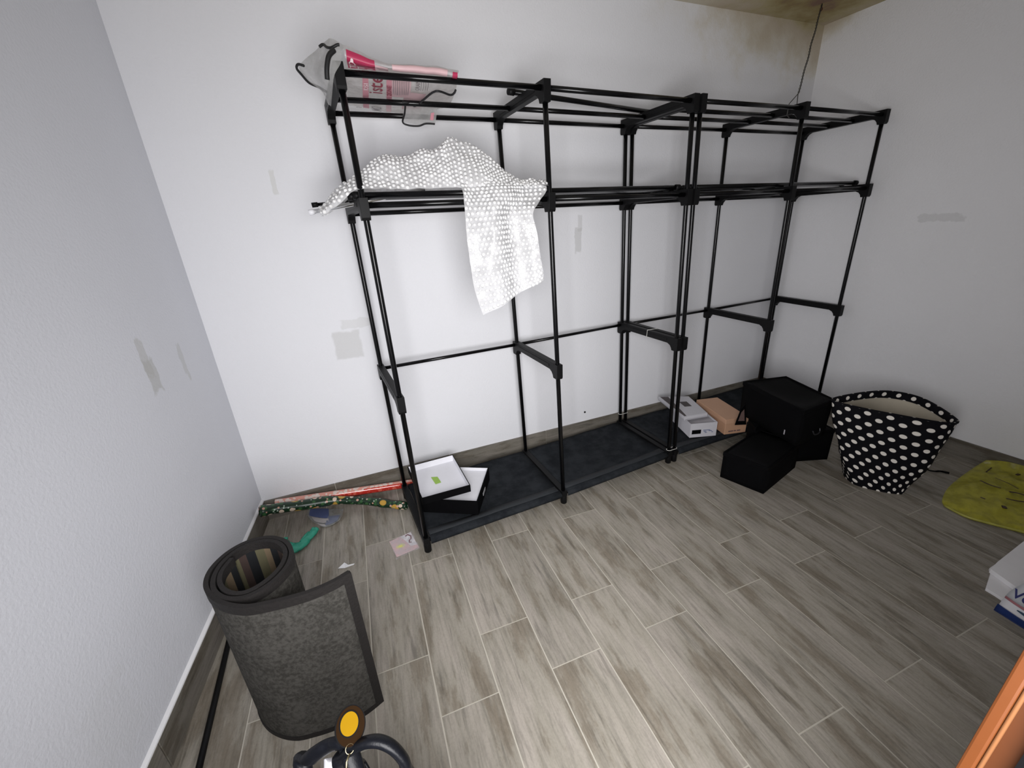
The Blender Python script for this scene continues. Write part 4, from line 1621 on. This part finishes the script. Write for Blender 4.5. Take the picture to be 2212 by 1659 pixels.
facing(0.066, 0.25, M_bagg, 'body', 0.0)
facing(0.0, 0.026, M_blue, 'blue_base', 0.0, s0=0.0)
facing(0.026, 0.066, M_white, 'white_band', 0.0, s0=None)
facing(0.058, 0.067, M_red, 'red_stripe', 0.0025)
rws = [[pb(0.0 + Lx * j / 10, 0.0) for j in range(11)], [Vector((pb(Lx * j / 10, 0.0).x, pb(Lx * j / 10, 0.0).y, 0.001)) for j in range(11)]]
mb = MB()
mb.grid(rws)
mb.build('blue_base', M_blue, root, smooth=True, solid=0.0008)
mb = MB()
q = pb(0.060, 0.044) + Vector((-0.002, -0.003, 0.005))
mb.tube([q - dx * 0.020, q, q + dx * 0.020], [0.003, 0.009, 0.002], 8, flat=(1, 0.3))
mb.build('print_mark', plain('print_teal', (0.03, 0.07, 0.12), 0.5), root, smooth=True)
q = pb(0.016, 0.086)
tx = dx.copy()
ty = Vector((0, 0, 1)) + up * 0.3
ty.normalize()
lettering('lettering', 'Ve', 0.042, q, tx, ty, plain('print_navy', (0.015, 0.02, 0.13), 0.5), root, 0.016, squash=0.9)

# ------------------------------------------------------------------ rolled striped mat standing on end
M_felt = felt_mat('grey_felt', (0.040, 0.038, 0.034), (0.082, 0.078, 0.071), 90)
M_border = plain('dark_border', (0.0075, 0.0055, 0.005), 0.8, var=0.4, scale=120, bump=0.5)
M_s1 = plain('stripe_tan', (0.143, 0.1045, 0.0633), 0.9, var=0.12)
M_s2 = plain('stripe_olive', (0.0935, 0.0853, 0.0468), 0.9, var=0.12)
M_s3 = plain('stripe_black', (0.003, 0.004, 0.006), 0.9)
M_s4 = plain('stripe_brown', (0.0413, 0.0248, 0.0209), 0.9, var=0.12)
path = [(.467, -1.0965), (.425, -1.113), (.375, -1.122), (.326, -1.121), (.285, -1.117), (.240, -1.108), (.195, -1.082), (.155, -1.042), (.129, -.990), (.128, -.935), (.155, -.885), (.200, -.860), (.252, -.866),
        (.297, -.902), (.319, -.955), (.314, -1.010), (.282, -1.055), (.235, -1.076), (.190, -1.062), (.155, -1.022), (.142, -.970), (.152, -.918), (.188, -.878), (.235, -.874), (.278, -.900), (.304, -.948), (.300, -1.000),
        (.272, -1.040), (.232, -1.060), (.194, -1.046), (.165, -1.008), (.156, -.962), (.170, -.915), (.205, -.888), (.245, -.890), (.276, -.918), (.290, -.962), (.280, -1.006), (.250, -1.036), (.215, -1.040), (.184, -1.014)]
pp = catmull([(a_, b_, 0) for a_, b_ in path[:33]], 8)
root = thing('rolled_mat', (0.22, -0.98, 0), 'half unrolled mat with grey felt back and dark border, standing on end', 'mat')
HM = 0.50
TH = 0.0065
seq = [M_s2, M_s1, M_s3, M_s4, M_s1, M_s2, M_s3, M_s4, M_s2, M_s1]
mats = [M_felt, M_s1, M_s2, M_s3, M_s4]
order = [2, 1, 3, 4, 1, 3, 2, 4, 3]
arc = 0.0
nrm_ = []
for i in range(len(pp)):
    t = (pp[min(i + 1, len(pp) - 1)] - pp[max(i - 1, 0)]).normalized()
    nrm_.append(Vector((t.y, -t.x, 0)))     # towards the inside of the roll or its opposite
cen = Vector((0.225, -0.965, 0))
sgn = 1 if nrm_[len(pp) // 2].dot(cen - pp[len(pp) // 2]) > 0 else -1
mb = MB()
zb, zt_ = 0.001, HM
n = len(pp)
outv = [p_ - nrm_[i] * sgn * TH / 2 for i, p_ in enumerate(pp)]
inv = [p_ + nrm_[i] * sgn * TH / 2 for i, p_ in enumerate(pp)]
Zb, Zt = Vector((0, 0, zb)), Vector((0, 0, zt_))
for i in range(n - 1):
    seg = (pp[i + 1] - pp[i]).length
    arc += seg
    k = order[int(arc / 0.022) % len(order)]
    mb.add([outv[i] + Zb, outv[i + 1] + Zb, outv[i + 1] + Zt, outv[i] + Zt], [(0, 1, 2, 3)], 0)
    mb.add([inv[i] + Zb, inv[i + 1] + Zb, inv[i + 1] + Zt, inv[i] + Zt], [(3, 2, 1, 0)], k)
    mb.add([outv[i] + Zt, outv[i + 1] + Zt, inv[i + 1] + Zt, inv[i] + Zt], [(0, 1, 2, 3)], 4)
    mb.add([outv[i] + Zb, outv[i + 1] + Zb, inv[i + 1] + Zb, inv[i] + Zb], [(3, 2, 1, 0)], 4)
mb.add([outv[0] + Zb, inv[0] + Zb, inv[0] + Zt, outv[0] + Zt], [(0, 1, 2, 3)], 4)
mb.build('mat_sheet', mats, root, smooth=False)


def border(z0, z1, name='border'):
    e = 0.0022
    b_ = MB()
    o2 = [p_ - nrm_[i] * sgn * (TH / 2 + e) for i, p_ in enumerate(pp)]
    i2 = [p_ + nrm_[i] * sgn * (TH / 2 + e) for i, p_ in enumerate(pp)]
    A_, B_ = Vector((0, 0, z0)), Vector((0, 0, z1))
    for i in range(n - 1):
        for ring in ((o2[i] + A_, o2[i + 1] + A_, o2[i + 1] + B_, o2[i] + B_), (i2[i] + B_, i2[i + 1] + B_, i2[i + 1] + A_, i2[i] + A_),
                     (o2[i] + B_, o2[i + 1] + B_, i2[i + 1] + B_, i2[i] + B_), (i2[i] + A_, i2[i + 1] + A_, o2[i + 1] + A_, o2[i] + A_)):
            b_.add(list(ring), [(0, 1, 2, 3)])
    return b_.build(name, M_border, root, smooth=False)


border(HM - 0.022, HM + 0.003)
border(0.0006, 0.016)
mb = MB()
L0 = 0.0
pts_ = []
for i in range(n):
    if i:
        L0 += (pp[i] - pp[i - 1]).length
    if L0 > 0.024:
        break
    pts_.append(i)
e = 0.0026
for sg in (-1, 1):
    rws = [[pp[i] + nrm_[i] * (sg * (TH / 2 + e)) + Vector((0, 0, z_)) for i in pts_] for z_ in (0.001, HM + 0.003)]
    mb.grid(rws)
i = 0
tv = (pp[0] - pp[1]).normalized() * 0.003
a_ = pp[0] + nrm_[0] * (TH / 2 + e)
b_ = pp[0] - nrm_[0] * (TH / 2 + e)
mb.add([a_ + Zb, b_ + Zb, b_ + tv + Zb, a_ + tv + Zb, a_ + Zt, b_ + Zt, b_ + tv + Zt, a_ + tv + Zt],
       [(0, 1, 2, 3), (7, 6, 5, 4), (0, 4, 5, 1), (1, 5, 6, 2), (2, 6, 7, 3), (3, 7, 4, 0)])
mb.build('border', M_border, root)

# thin black tube on the floor along the left wall
q0, q1 = Vector((-0.014, -0.7145, 0.0085)), Vector((0.0016, -1.0861, 0.0085))
d = (q1 - q0).normalized()
mb = MB()
mb.tube([q0 - d * 0.06, q1 + d * 0.45], 0.0085, 12)
root = thing('floor_tube', q0, 'straight black tube lying on the floor between the mat and left wall', 'tube')
mb.build('tube', M_plastic, root, smooth=True)
mb = MB()
mb.tube([q0 - d * 0.064, q0 - d * 0.045], 0.0098, 12)
mb.build('end_cap', M_blackcard, root, smooth=True)

# ------------------------------------------------------------------ wrapping paper rolls in the left corner
M_green = spotted_mat('green_floral_paper', (0.004, 0.024, 0.009), [((0.03, 0.10, 0.03), 38, 0.25, 0.40), ((0.50, 0.29, 0.045), 14, 0.24, 0.29), ((0.66, 0.52, 0.42), 21, 0.20, 0.25), ((0.55, 0.31, 0.24), 34, 0.17, 0.23), ((0.40, 0.48, 0.40), 48, 0.13, 0.2)], 1)
pts = [Vector(q) for q in ((0.0145, -0.1246, 0.13), (0.0843, -0.1063, 0.112), (0.1991, -0.1008, 0.092), (0.3195, -0.0894, 0.07), (0.4671, -0.1254, 0.045), (0.5729, -0.1767, 0.03), (0.6547, -0.2228, 0.022))]
cp = catmull(pts, 8)
root = thing('wrapping_paper_roll', pts[0], 'crumpled roll of dark green wrapping paper with gold and cream baubles', 'wrapping paper', 'wrapping paper rolls in the corner')
rr = [(0.0275 - 0.006 * (i / len(cp))) * (1 + 0.22 * nz((i * 0.22, 3, 1), 1, 2)) for i in range(len(cp))]
rr[0] *= 0.8
mb = MB()
mb.tube(cp, rr, 16, cap=False, flat=(1, 0.9))
mb.build('paper', M_green, root, smooth=True, solid=0.001)
mb = MB()
d = (cp[1] - cp[0]).normalized()
mb.tube([cp[0] + d * 0.004, cp[0] + d * 0.03], [0.016, 0.016], 14, cap=False)
mb.build('core', plain('card_core', (0.30, 0.23, 0.15), 0.8), root, smooth=True, solid=0.0015)

M_redp = spotted_mat('red_foil_paper', (0.50, 0.03, 0.02), [((0.62, 0.12, 0.08), 40, 0.3, 0.5), ((0.75, 0.30, 0.20), 90, 0.10, 0.2)], 1, rough=0.12)
M_scal = spotted_mat('pale_scallop_paper', (0.66, 0.30, 0.24), [((0.66, 0.55, 0.50), 42, 0.36, 0.48), ((0.70, 0.60, 0.54), 60, 0.25, 0.4)], 1, rough=0.35)
q0, q1 = Vector((0.0651, -0.0428, 0.1)), Vector((0.7301, -0.0417, 0.024))
RR = 0.0205
d = (q1 - q0).normalized()
s_ = Vector((-d.y, d.x, 0))
root = thing('wrapping_paper_roll', q0, 'glossy red wrapping paper roll with pale scalloped pattern against the skirting', 'wrapping paper', 'wrapping paper rolls in the corner')
mb = MB()
K = 20
NR = 30
rws = []
for i in range(NR + 1):
    c = q0.lerp(q1, i / NR)
    rws.append([c + (s_ * math.cos(2 * math.pi * k / K) + Vector((0, 0, 1)) * math.sin(2 * math.pi * k / K)) * RR * (1 + 0.03 * nz((i * 0.4, k * 0.3, 1), 1, 7)) for k in range(K)])
vs = [q for r in rws for q in r]
fs, mi = [], []
for i in range(NR):
    for k in range(K):
        fs.append((i * K + k, i * K + (k + 1) % K, (i + 1) * K + (k + 1) % K, (i + 1) * K + k))
        ang = 2 * math.pi * (k + 0.5) / K
        # front lower strip is plain red foil, the rest patterned; the foil strip widens to the right
        front = -math.cos(ang)
        wid = -0.25 + 1.1 * (1 - i / NR)
        mi.append(0 if (math.sin(ang) < 0.80 - 0.0 * i and front > wid - 0.35 and math.sin(ang) < 0.92 - wid) else 1)
mb.add(vs, fs, mi)
mb.build('paper', [M_redp, M_scal], root, smooth=True)
mb = MB()
mb.tube([q0 - d * 0.001, q0 + d * 0.02], RR * 0.82, 14)
mb.build('core', plain('card_core_pale', (0.5, 0.4, 0.35), 0.8), root, smooth=True)

# ------------------------------------------------------------------ litter on the floor
def crumple(name, label, cat, rows, mat, amp, freq, seed, sub=4, z_off=0.002, part='sheet', solid=0.0, extra=None):
    R_ = refine(rows, sub)
    for r in R_:
        for q in r:
            q.z = max(0.0025, q.z + amp * (0.5 + nz(q, freq, seed)) + z_off)
    root = thing(name, Vector((R_[0][0].x, R_[0][0].y, 0)), label, cat)
    mb = MB()
    mb.grid(R_)
    mb.build(part, mat, root, smooth=True, solid=solid)
    return root, R_


# blue and white packet
M_pkt = film_mat('clear_packet', (0.50, 0.52, 0.52), 0.45, 0.2, 0.2)
M_pblue = plain('packet_blue', (0.095, 0.125, 0.26), 0.4, var=0.15, scale=60)
M_pgrey = plain('packet_greyblue', (0.16, 0.18, 0.25), 0.4, var=0.2, scale=50)
M_pwhite = plain('packet_white', (0.42, 0.40, 0.40), 0.5, var=0.1)
root, R_ = crumple('snack_packet', 'flattened clear packet with blue print in front of the green roll', 'packet',
                   [[Vector((0.1904, -0.0125, 0.004)), Vector((0.2621, -0.0481, 0.006)), Vector((0.3542, -0.0861, 0.003))],
                    [Vector((0.1851, -0.0568, 0.004)), Vector((0.2702, -0.1188, 0.01)), Vector((0.3503, -0.1321, 0.004))],
                    [Vector((0.2081, -0.1182, 0.003)), Vector((0.2682, -0.1807, 0.008)), Vector((0.3418, -0.1643, 0.003))],
                    [Vector((0.2508, -0.1805, 0.003)), Vector((0.2803, -0.2008, 0.003)), Vector((0.317, -0.1892, 0.003))]], M_pkt, 0.004, 45, 3)


def decal(R_, a0, a1, b0, b1, mat, root, name='print', lift=0.0015, skew=0.0, n=6):
    rws = []
    U, V = len(R_) - 1, len(R_[0]) - 1
    for i in range(n + 1):
        row = []
        b = b0 + (b1 - b0) * i / n
        for j in range(n + 1):
            a = a0 + (a1 - a0) * j / n + skew * (i / n)
            fu, fv = max(0, min(.9999, b)) * U, max(0, min(.9999, a)) * V
            iu, iv = int(fu), int(fv)
            q = R_[iu][iv].lerp(R_[iu][iv + 1], fv - iv).lerp(R_[iu + 1][iv].lerp(R_[iu + 1][iv + 1], fv - iv), fu - iu)
            row.append(q + Vector((0, 0, lift)))
        rws.append(row)
    m = MB()
    m.grid(rws)
    return m.build(name, mat, root, smooth=True)


decal(R_, 0.10, 0.62, 0.02, 0.42, M_pblue, root, skew=-0.02)
decal(R_, 0.14, 0.60, 0.44, 0.62, M_pwhite, root, skew=0.05, lift=0.002)
decal(R_, 0.58, 0.92, 0.36, 0.82, M_pgrey, root, skew=-0.05, lift=0.002)
decal(R_, 0.25, 0.52, 0.70, 0.95, M_pwhite, root, lift=0.002)

# turquoise crumpled glove
M_turq = plain('turquoise_latex', (0.035, 0.34, 0.23), 0.45, var=0.2, scale=60, bump=0.4)
cpts = [Vector(q) for q in ((0.0846, -0.2302, 0.012), (0.1171, -0.2781, 0.014), (0.1491, -0.2985, 0.014), (0.1779, -0.2887, 0.013), (0.2001, -0.2595, 0.012), (0.2192, -0.2255, 0.012), (0.233, -0.1987, 0.01))]
wd = [0.024, 0.034, 0.032, 0.024, 0.020, 0.019, 0.017]
cc_ = catmull(cpts, 6)
wl = []
for i in range(len(cc_)):
    f = i / 6
    k = min(int(f), 5)
    wl.append(wd[k] + (wd[k + 1] - wd[k]) * (f - k))
mb = MB()
K = 16
rws = []
for i, c in enumerate(cc_):
    t = (cc_[min(i + 1, len(cc_) - 1)] - cc_[max(i - 1, 0)]).normalized()
    s = Vector((-t.y, t.x, 0))
    row = []
    for k in range(K):
        a = 2 * math.pi * k / K
        w0 = wl[i] * (1 + 0.35 * nz((i * 0.5, math.cos(a) * 1.6, math.sin(a) * 1.6), 1, 2))
        hgt = 0.011 * (1 + 0.9 * nz((i * 0.6, math.cos(a) * 2, math.sin(a) * 2), 1, 9))
        row.append(Vector((c.x, c.y, 0.0115)) + s * math.cos(a) * w0 + Vector((0, 0, max(-0.0095, math.sin(a) * hgt))))
    rws.append(row)
mb.grid(rws, close=True)
mb.add(rws[0], [tuple(range(K))])
mb.add(rws[-1], [tuple(range(K))[::-1]])
root = thing('rubber_glove', cpts[0], 'crumpled turquoise rubber glove twisted on the floor behind the mat', 'glove')
mb.build('glove_body', M_turq, root, smooth=True)
mb = MB()
for (a, b, r) in (((0.0869, -0.2185, 0.012), (0.1171, -0.2159, 0.012), 0.007), ((0.1763, -0.2672, 0.014), (0.2065, -0.211, 0.013), 0.006), ((0.1379, -0.3106, 0.008), (0.1608, -0.316, 0.009), 0.008), ((0.224, -0.2451, 0.01), (0.243, -0.1963, 0.01), 0.006)):
    a, b = Vector(a), Vector(b)
    mb.tube(catmull([a, a.lerp(b, .5) + Vector((0, 0, .003)), b], 5), [r] * 10 + [r * 0.4], 8)
mb.build('finger_fold', M_turq, root, smooth=True)

# pink card in a sleeve
M_cardp = plain('pink_card', (0.60, 0.42, 0.43), 0.35, var=0.1, scale=60)
M_cardw = plain('card_white', (0.66, 0.64, 0.67), 0.35, var=0.04)
ca = [Vector(q) for q in ((0.5488, -0.4194, 0.002), (0.6465, -0.3953, 0.002), (0.667, -0.5091, 0.002), (0.5698, -0.5275, 0.002))]
root = thing('printed_card', ca[0], 'small pink and white card with yellow spot, lying left of the rack foot', 'card')
mb = MB()
mb.prism([(q.x, q.y) for q in ca], 0.0006, 0.0022)
mb.build('card_body', M_cardp, root)


def cq(s, t, z):
    q = ca[0].lerp(ca[1], s).lerp(ca[3].lerp(ca[2], s), t)
    q.z = z
    return q


mb = MB()
mb.add([cq(.50, .02, .0026), cq(.99, .02, .0026), cq(.99, .82, .0026), cq(.72, .75, .0026), cq(.62, .35, .0026)], [(4, 3, 2, 1, 0)])
mb.build('print_panel', M_cardw, root)
mb = MB()
mb.tube([cq(s, t, .0030) for s, t in ((.70, .12), (.82, .08), (.92, .22), (.88, .38), (.78, .42), (.74, .55), (.83, .58))], 0.0035, 6, flat=(1, 0.1))
mb.build('print_squiggle', plain('card_maroon', (0.16, 0.04, 0.06), 0.5), root)
for rr_, col_, z_ in ((0.020, (0.62, 0.56, 0.32), 0.0026), (0.010, (0.75, 0.74, 0.10), 0.0030)):
    c = cq(.34, .52, z_)
    mb = MB()
    mb.add([c + Vector((math.cos(a * .5236) * rr_, math.sin(a * .5236) * rr_ * .8, 0)) for a in range(12)], [tuple(range(12))])
    mb.build('yellow_spot', plain('card_yellow', col_, 0.5), root)
mb = MB()
sl = [Vector(q) for q in ((0.5514, -0.4155, 0.003), (0.6513, -0.392, 0.003), (0.6717, -0.5184, 0.003), (0.5663, -0.544, 0.003))]
mb.prism([(q.x, q.y) for q in sl], 0.0032, 0.0036)
mb.build('clear_sleeve', film_mat('sleeve', (0.7, 0.68, 0.70), 0.12, 0.1, 0.1), root)

# torn white paper scrap
sc = [Vector(q) for q in ((0.3341, -0.4926, 0.002), (0.361, -0.4777, 0.01), (0.376, -0.5002, 0.012), (0.4003, -0.494, 0.004), (0.3963, -0.4994, 0.003), (0.3616, -0.5031, 0.003))]
mb = MB()
mb.add(sc, [(0, 1, 5), (1, 2, 5), (2, 3, 4), (2, 4, 5)])
root = thing('paper_scrap', sc[0], 'torn scrap of white paper on the floor above the mat corner', 'paper scrap')
mb.build('sheet', M_trimwhite, root, solid=0.0005)

# ------------------------------------------------------------------ handbag in the foreground, cut by the bottom edge
M_strap = plain('black_strap', (0.0035, 0.004, 0.006), 0.42, var=0.5, scale=50, bump=0.5, spec=0.22)
cx_, cy_ = 0.505, -1.56
zs = 0.50
root = thing('tote_bag', (0.51, -1.66, 0), 'black handbag with looped handles and a round charm, at the bottom edge', 'bag')
# body below the frame
rows = []
for k in range(10):
    t = k / 9
    z = 0.002 + 0.43 * t
    row = []
    for i in range(24):
        a = 2 * math.pi * i / 24
        sx = 0.15 - 0.03 * t
        sy = 0.075 - 0.02 * t
        c_, s__ = math.cos(a), math.sin(a)
        row.append(Vector((0.51 + sx * math.copysign(abs(c_) ** 0.6, c_), -1.66 + sy * math.copysign(abs(s__) ** 0.6, s__), z)))
    rows.append(row)
mb = MB()
mb.grid(rows, close=True)
mb.add(rows[0], [tuple(range(24))[::-1]])
mb.build('body', M_strap, root, smooth=True, solid=0.003)
# handles
def hpt(u_v):
    return Vector(u_v)
mb = MB()
mb.tube(catmull([(0.50, -1.605, 0.43), (0.4593, -1.5313, 0.52), (0.4718, -1.537, 0.55), (0.4875, -1.5454, 0.57), (0.5059, -1.5521, 0.58), (0.5237, -1.5594, 0.58), (0.5403, -1.5696, 0.57), (0.5513, -1.5797, 0.55), (0.5561, -1.5848, 0.52), (0.60, -1.63, 0.42)], 6), 0.0155, 12, flat=(1, 0.55))
mb.build('handle', M_strap, root, smooth=True)
mb = MB()
mb.tube(catmull([(0.44, -1.66, 0.43), (0.3943, -1.5022, 0.5), (0.4102, -1.51, 0.53), (0.4296, -1.517, 0.55), (0.4485, -1.5212, 0.56), (0.4661, -1.5327, 0.57), (0.4737, -1.5341, 0.56), (0.49, -1.60, 0.50)], 6), 0.0135, 12, flat=(1, 0.6))
mb.build('handle', M_strap, root, smooth=True)
mb = MB()
mb.tube(catmull([(0.4751, -1.5248, 0.53), (0.4824, -1.525, 0.5), (0.4896, -1.5308, 0.48), (0.53, -1.62, 0.43)], 5), 0.0035, 8)
mb.tube(catmull([(0.4626, -1.5236, 0.53), (0.4611, -1.5203, 0.5), (0.4616, -1.5234, 0.48), (0.50, -1.62, 0.43)], 5), 0.0035, 8)
mb.build('cord', M_strap, root, smooth=True)
mb = MB()
mb.tube(catmull([(0.459, -1.5263, 0.54), (0.4588, -1.5233, 0.51), (0.4635, -1.5266, 0.49), (0.50, -1.63, 0.43)], 5), 0.0042, 8, flat=(1, 0.4))
mb.build('ribbon', plain('dark_pink_ribbon', (0.30, 0.02, 0.08), 0.6), root, smooth=True)
mb = MB()
wpts = [[(0.4276, -1.4936, 0.47), (0.4422, -1.4913, 0.47)], [(0.4146, -1.4861, 0.45), (0.4481, -1.4984, 0.45)], [(0.44, -1.68, 0.40), (0.50, -1.68, 0.40)]]
mb.grid(refine([[Vector(q) for q in r] for r in wpts], 4))
mb.build('paper_inside', M_white, root, smooth=True, solid=0.001)
# round charm: yellow and brown enamel with black edge
cc0 = Vector((0.4845, -1.5325, 0.6))
cam_l = Vector((0.6098, -2.0011, 1.3))
nrm0 = (cam_l - cc0).normalized()
upx = Vector((0, 0, 1)).cross(nrm0).normalized()
upy = nrm0.cross(upx)
nrm0 = (nrm0 + upx * 0.15 - upy * 0.1).normalized()
upx = upy.cross(nrm0).normalized()
upy = nrm0.cross(upx)
# tilt so that the long axis leans to the right
ca_, sa_ = math.cos(0.35), math.sin(0.35)
ux, uy = upx * ca_ - upy * sa_, upx * sa_ + upy * ca_


def disc(rx, ry, z0, z1, mat, name, off=(0, 0), n_=32):
    b_ = MB()
    lo_, hi_ = [], []
    for k in range(n_):
        a = 2 * math.pi * k / n_
        q = cc0 + ux * (off[0] + math.cos(a) * rx) + uy * (off[1] + math.sin(a) * ry)
        lo_.append(q + nrm0 * z0)
        hi_.append(q + nrm0 * z1)
    b_.add(lo_ + hi_, [tuple(range(n_))[::-1], tuple(range(n_, 2 * n_))] + [(k, (k + 1) % n_, n_ + (k + 1) % n_, n_ + k) for k in range(n_)])
    return b_.build(name, mat, chm, smooth=False)


chm = thing('bag_charm', cc0, 'round brown and yellow charm with black rim hanging by the black handles', 'charm')
RX = 0.024
disc(RX * 0.93, RX * 1.10, -0.003, 0.0, M_blackcard, 'rim')
disc(RX * 0.86, RX * 1.03, 0.0, 0.0008, plain('brown_enamel', (0.013, 0.006, 0.002), 0.75, spec=0.03), 'enamel')
disc(RX * 0.62, RX * 0.70, 0.0008, 0.0015, M_blackcard, 'outline', (-0.002, 0.003))
disc(RX * 0.54, RX * 0.62, 0.0015, 0.0022, plain('yellow_enamel', (0.19, 0.105, 0.003), 0.75, spec=0.03), 'yellow_centre', (-0.002, 0.003))
mb = MB()
q = cc0 - uy * RX * 1.12
loop = [q + ux * (math.cos(a * 0.5) * 0.006) + uy * (math.sin(a * 0.5) * 0.006) for a in range(14)]
mb.tube(loop, 0.0009, 6)
mb.tube([q - uy * 0.005, q - uy * 0.014 - ux * 0.004, q - uy * 0.024 - ux * 0.004], 0.0016, 6)
mb.build('ring', plain('dull_brass', (0.35, 0.30, 0.18), 0.35, metal=1.0), chm, smooth=True)
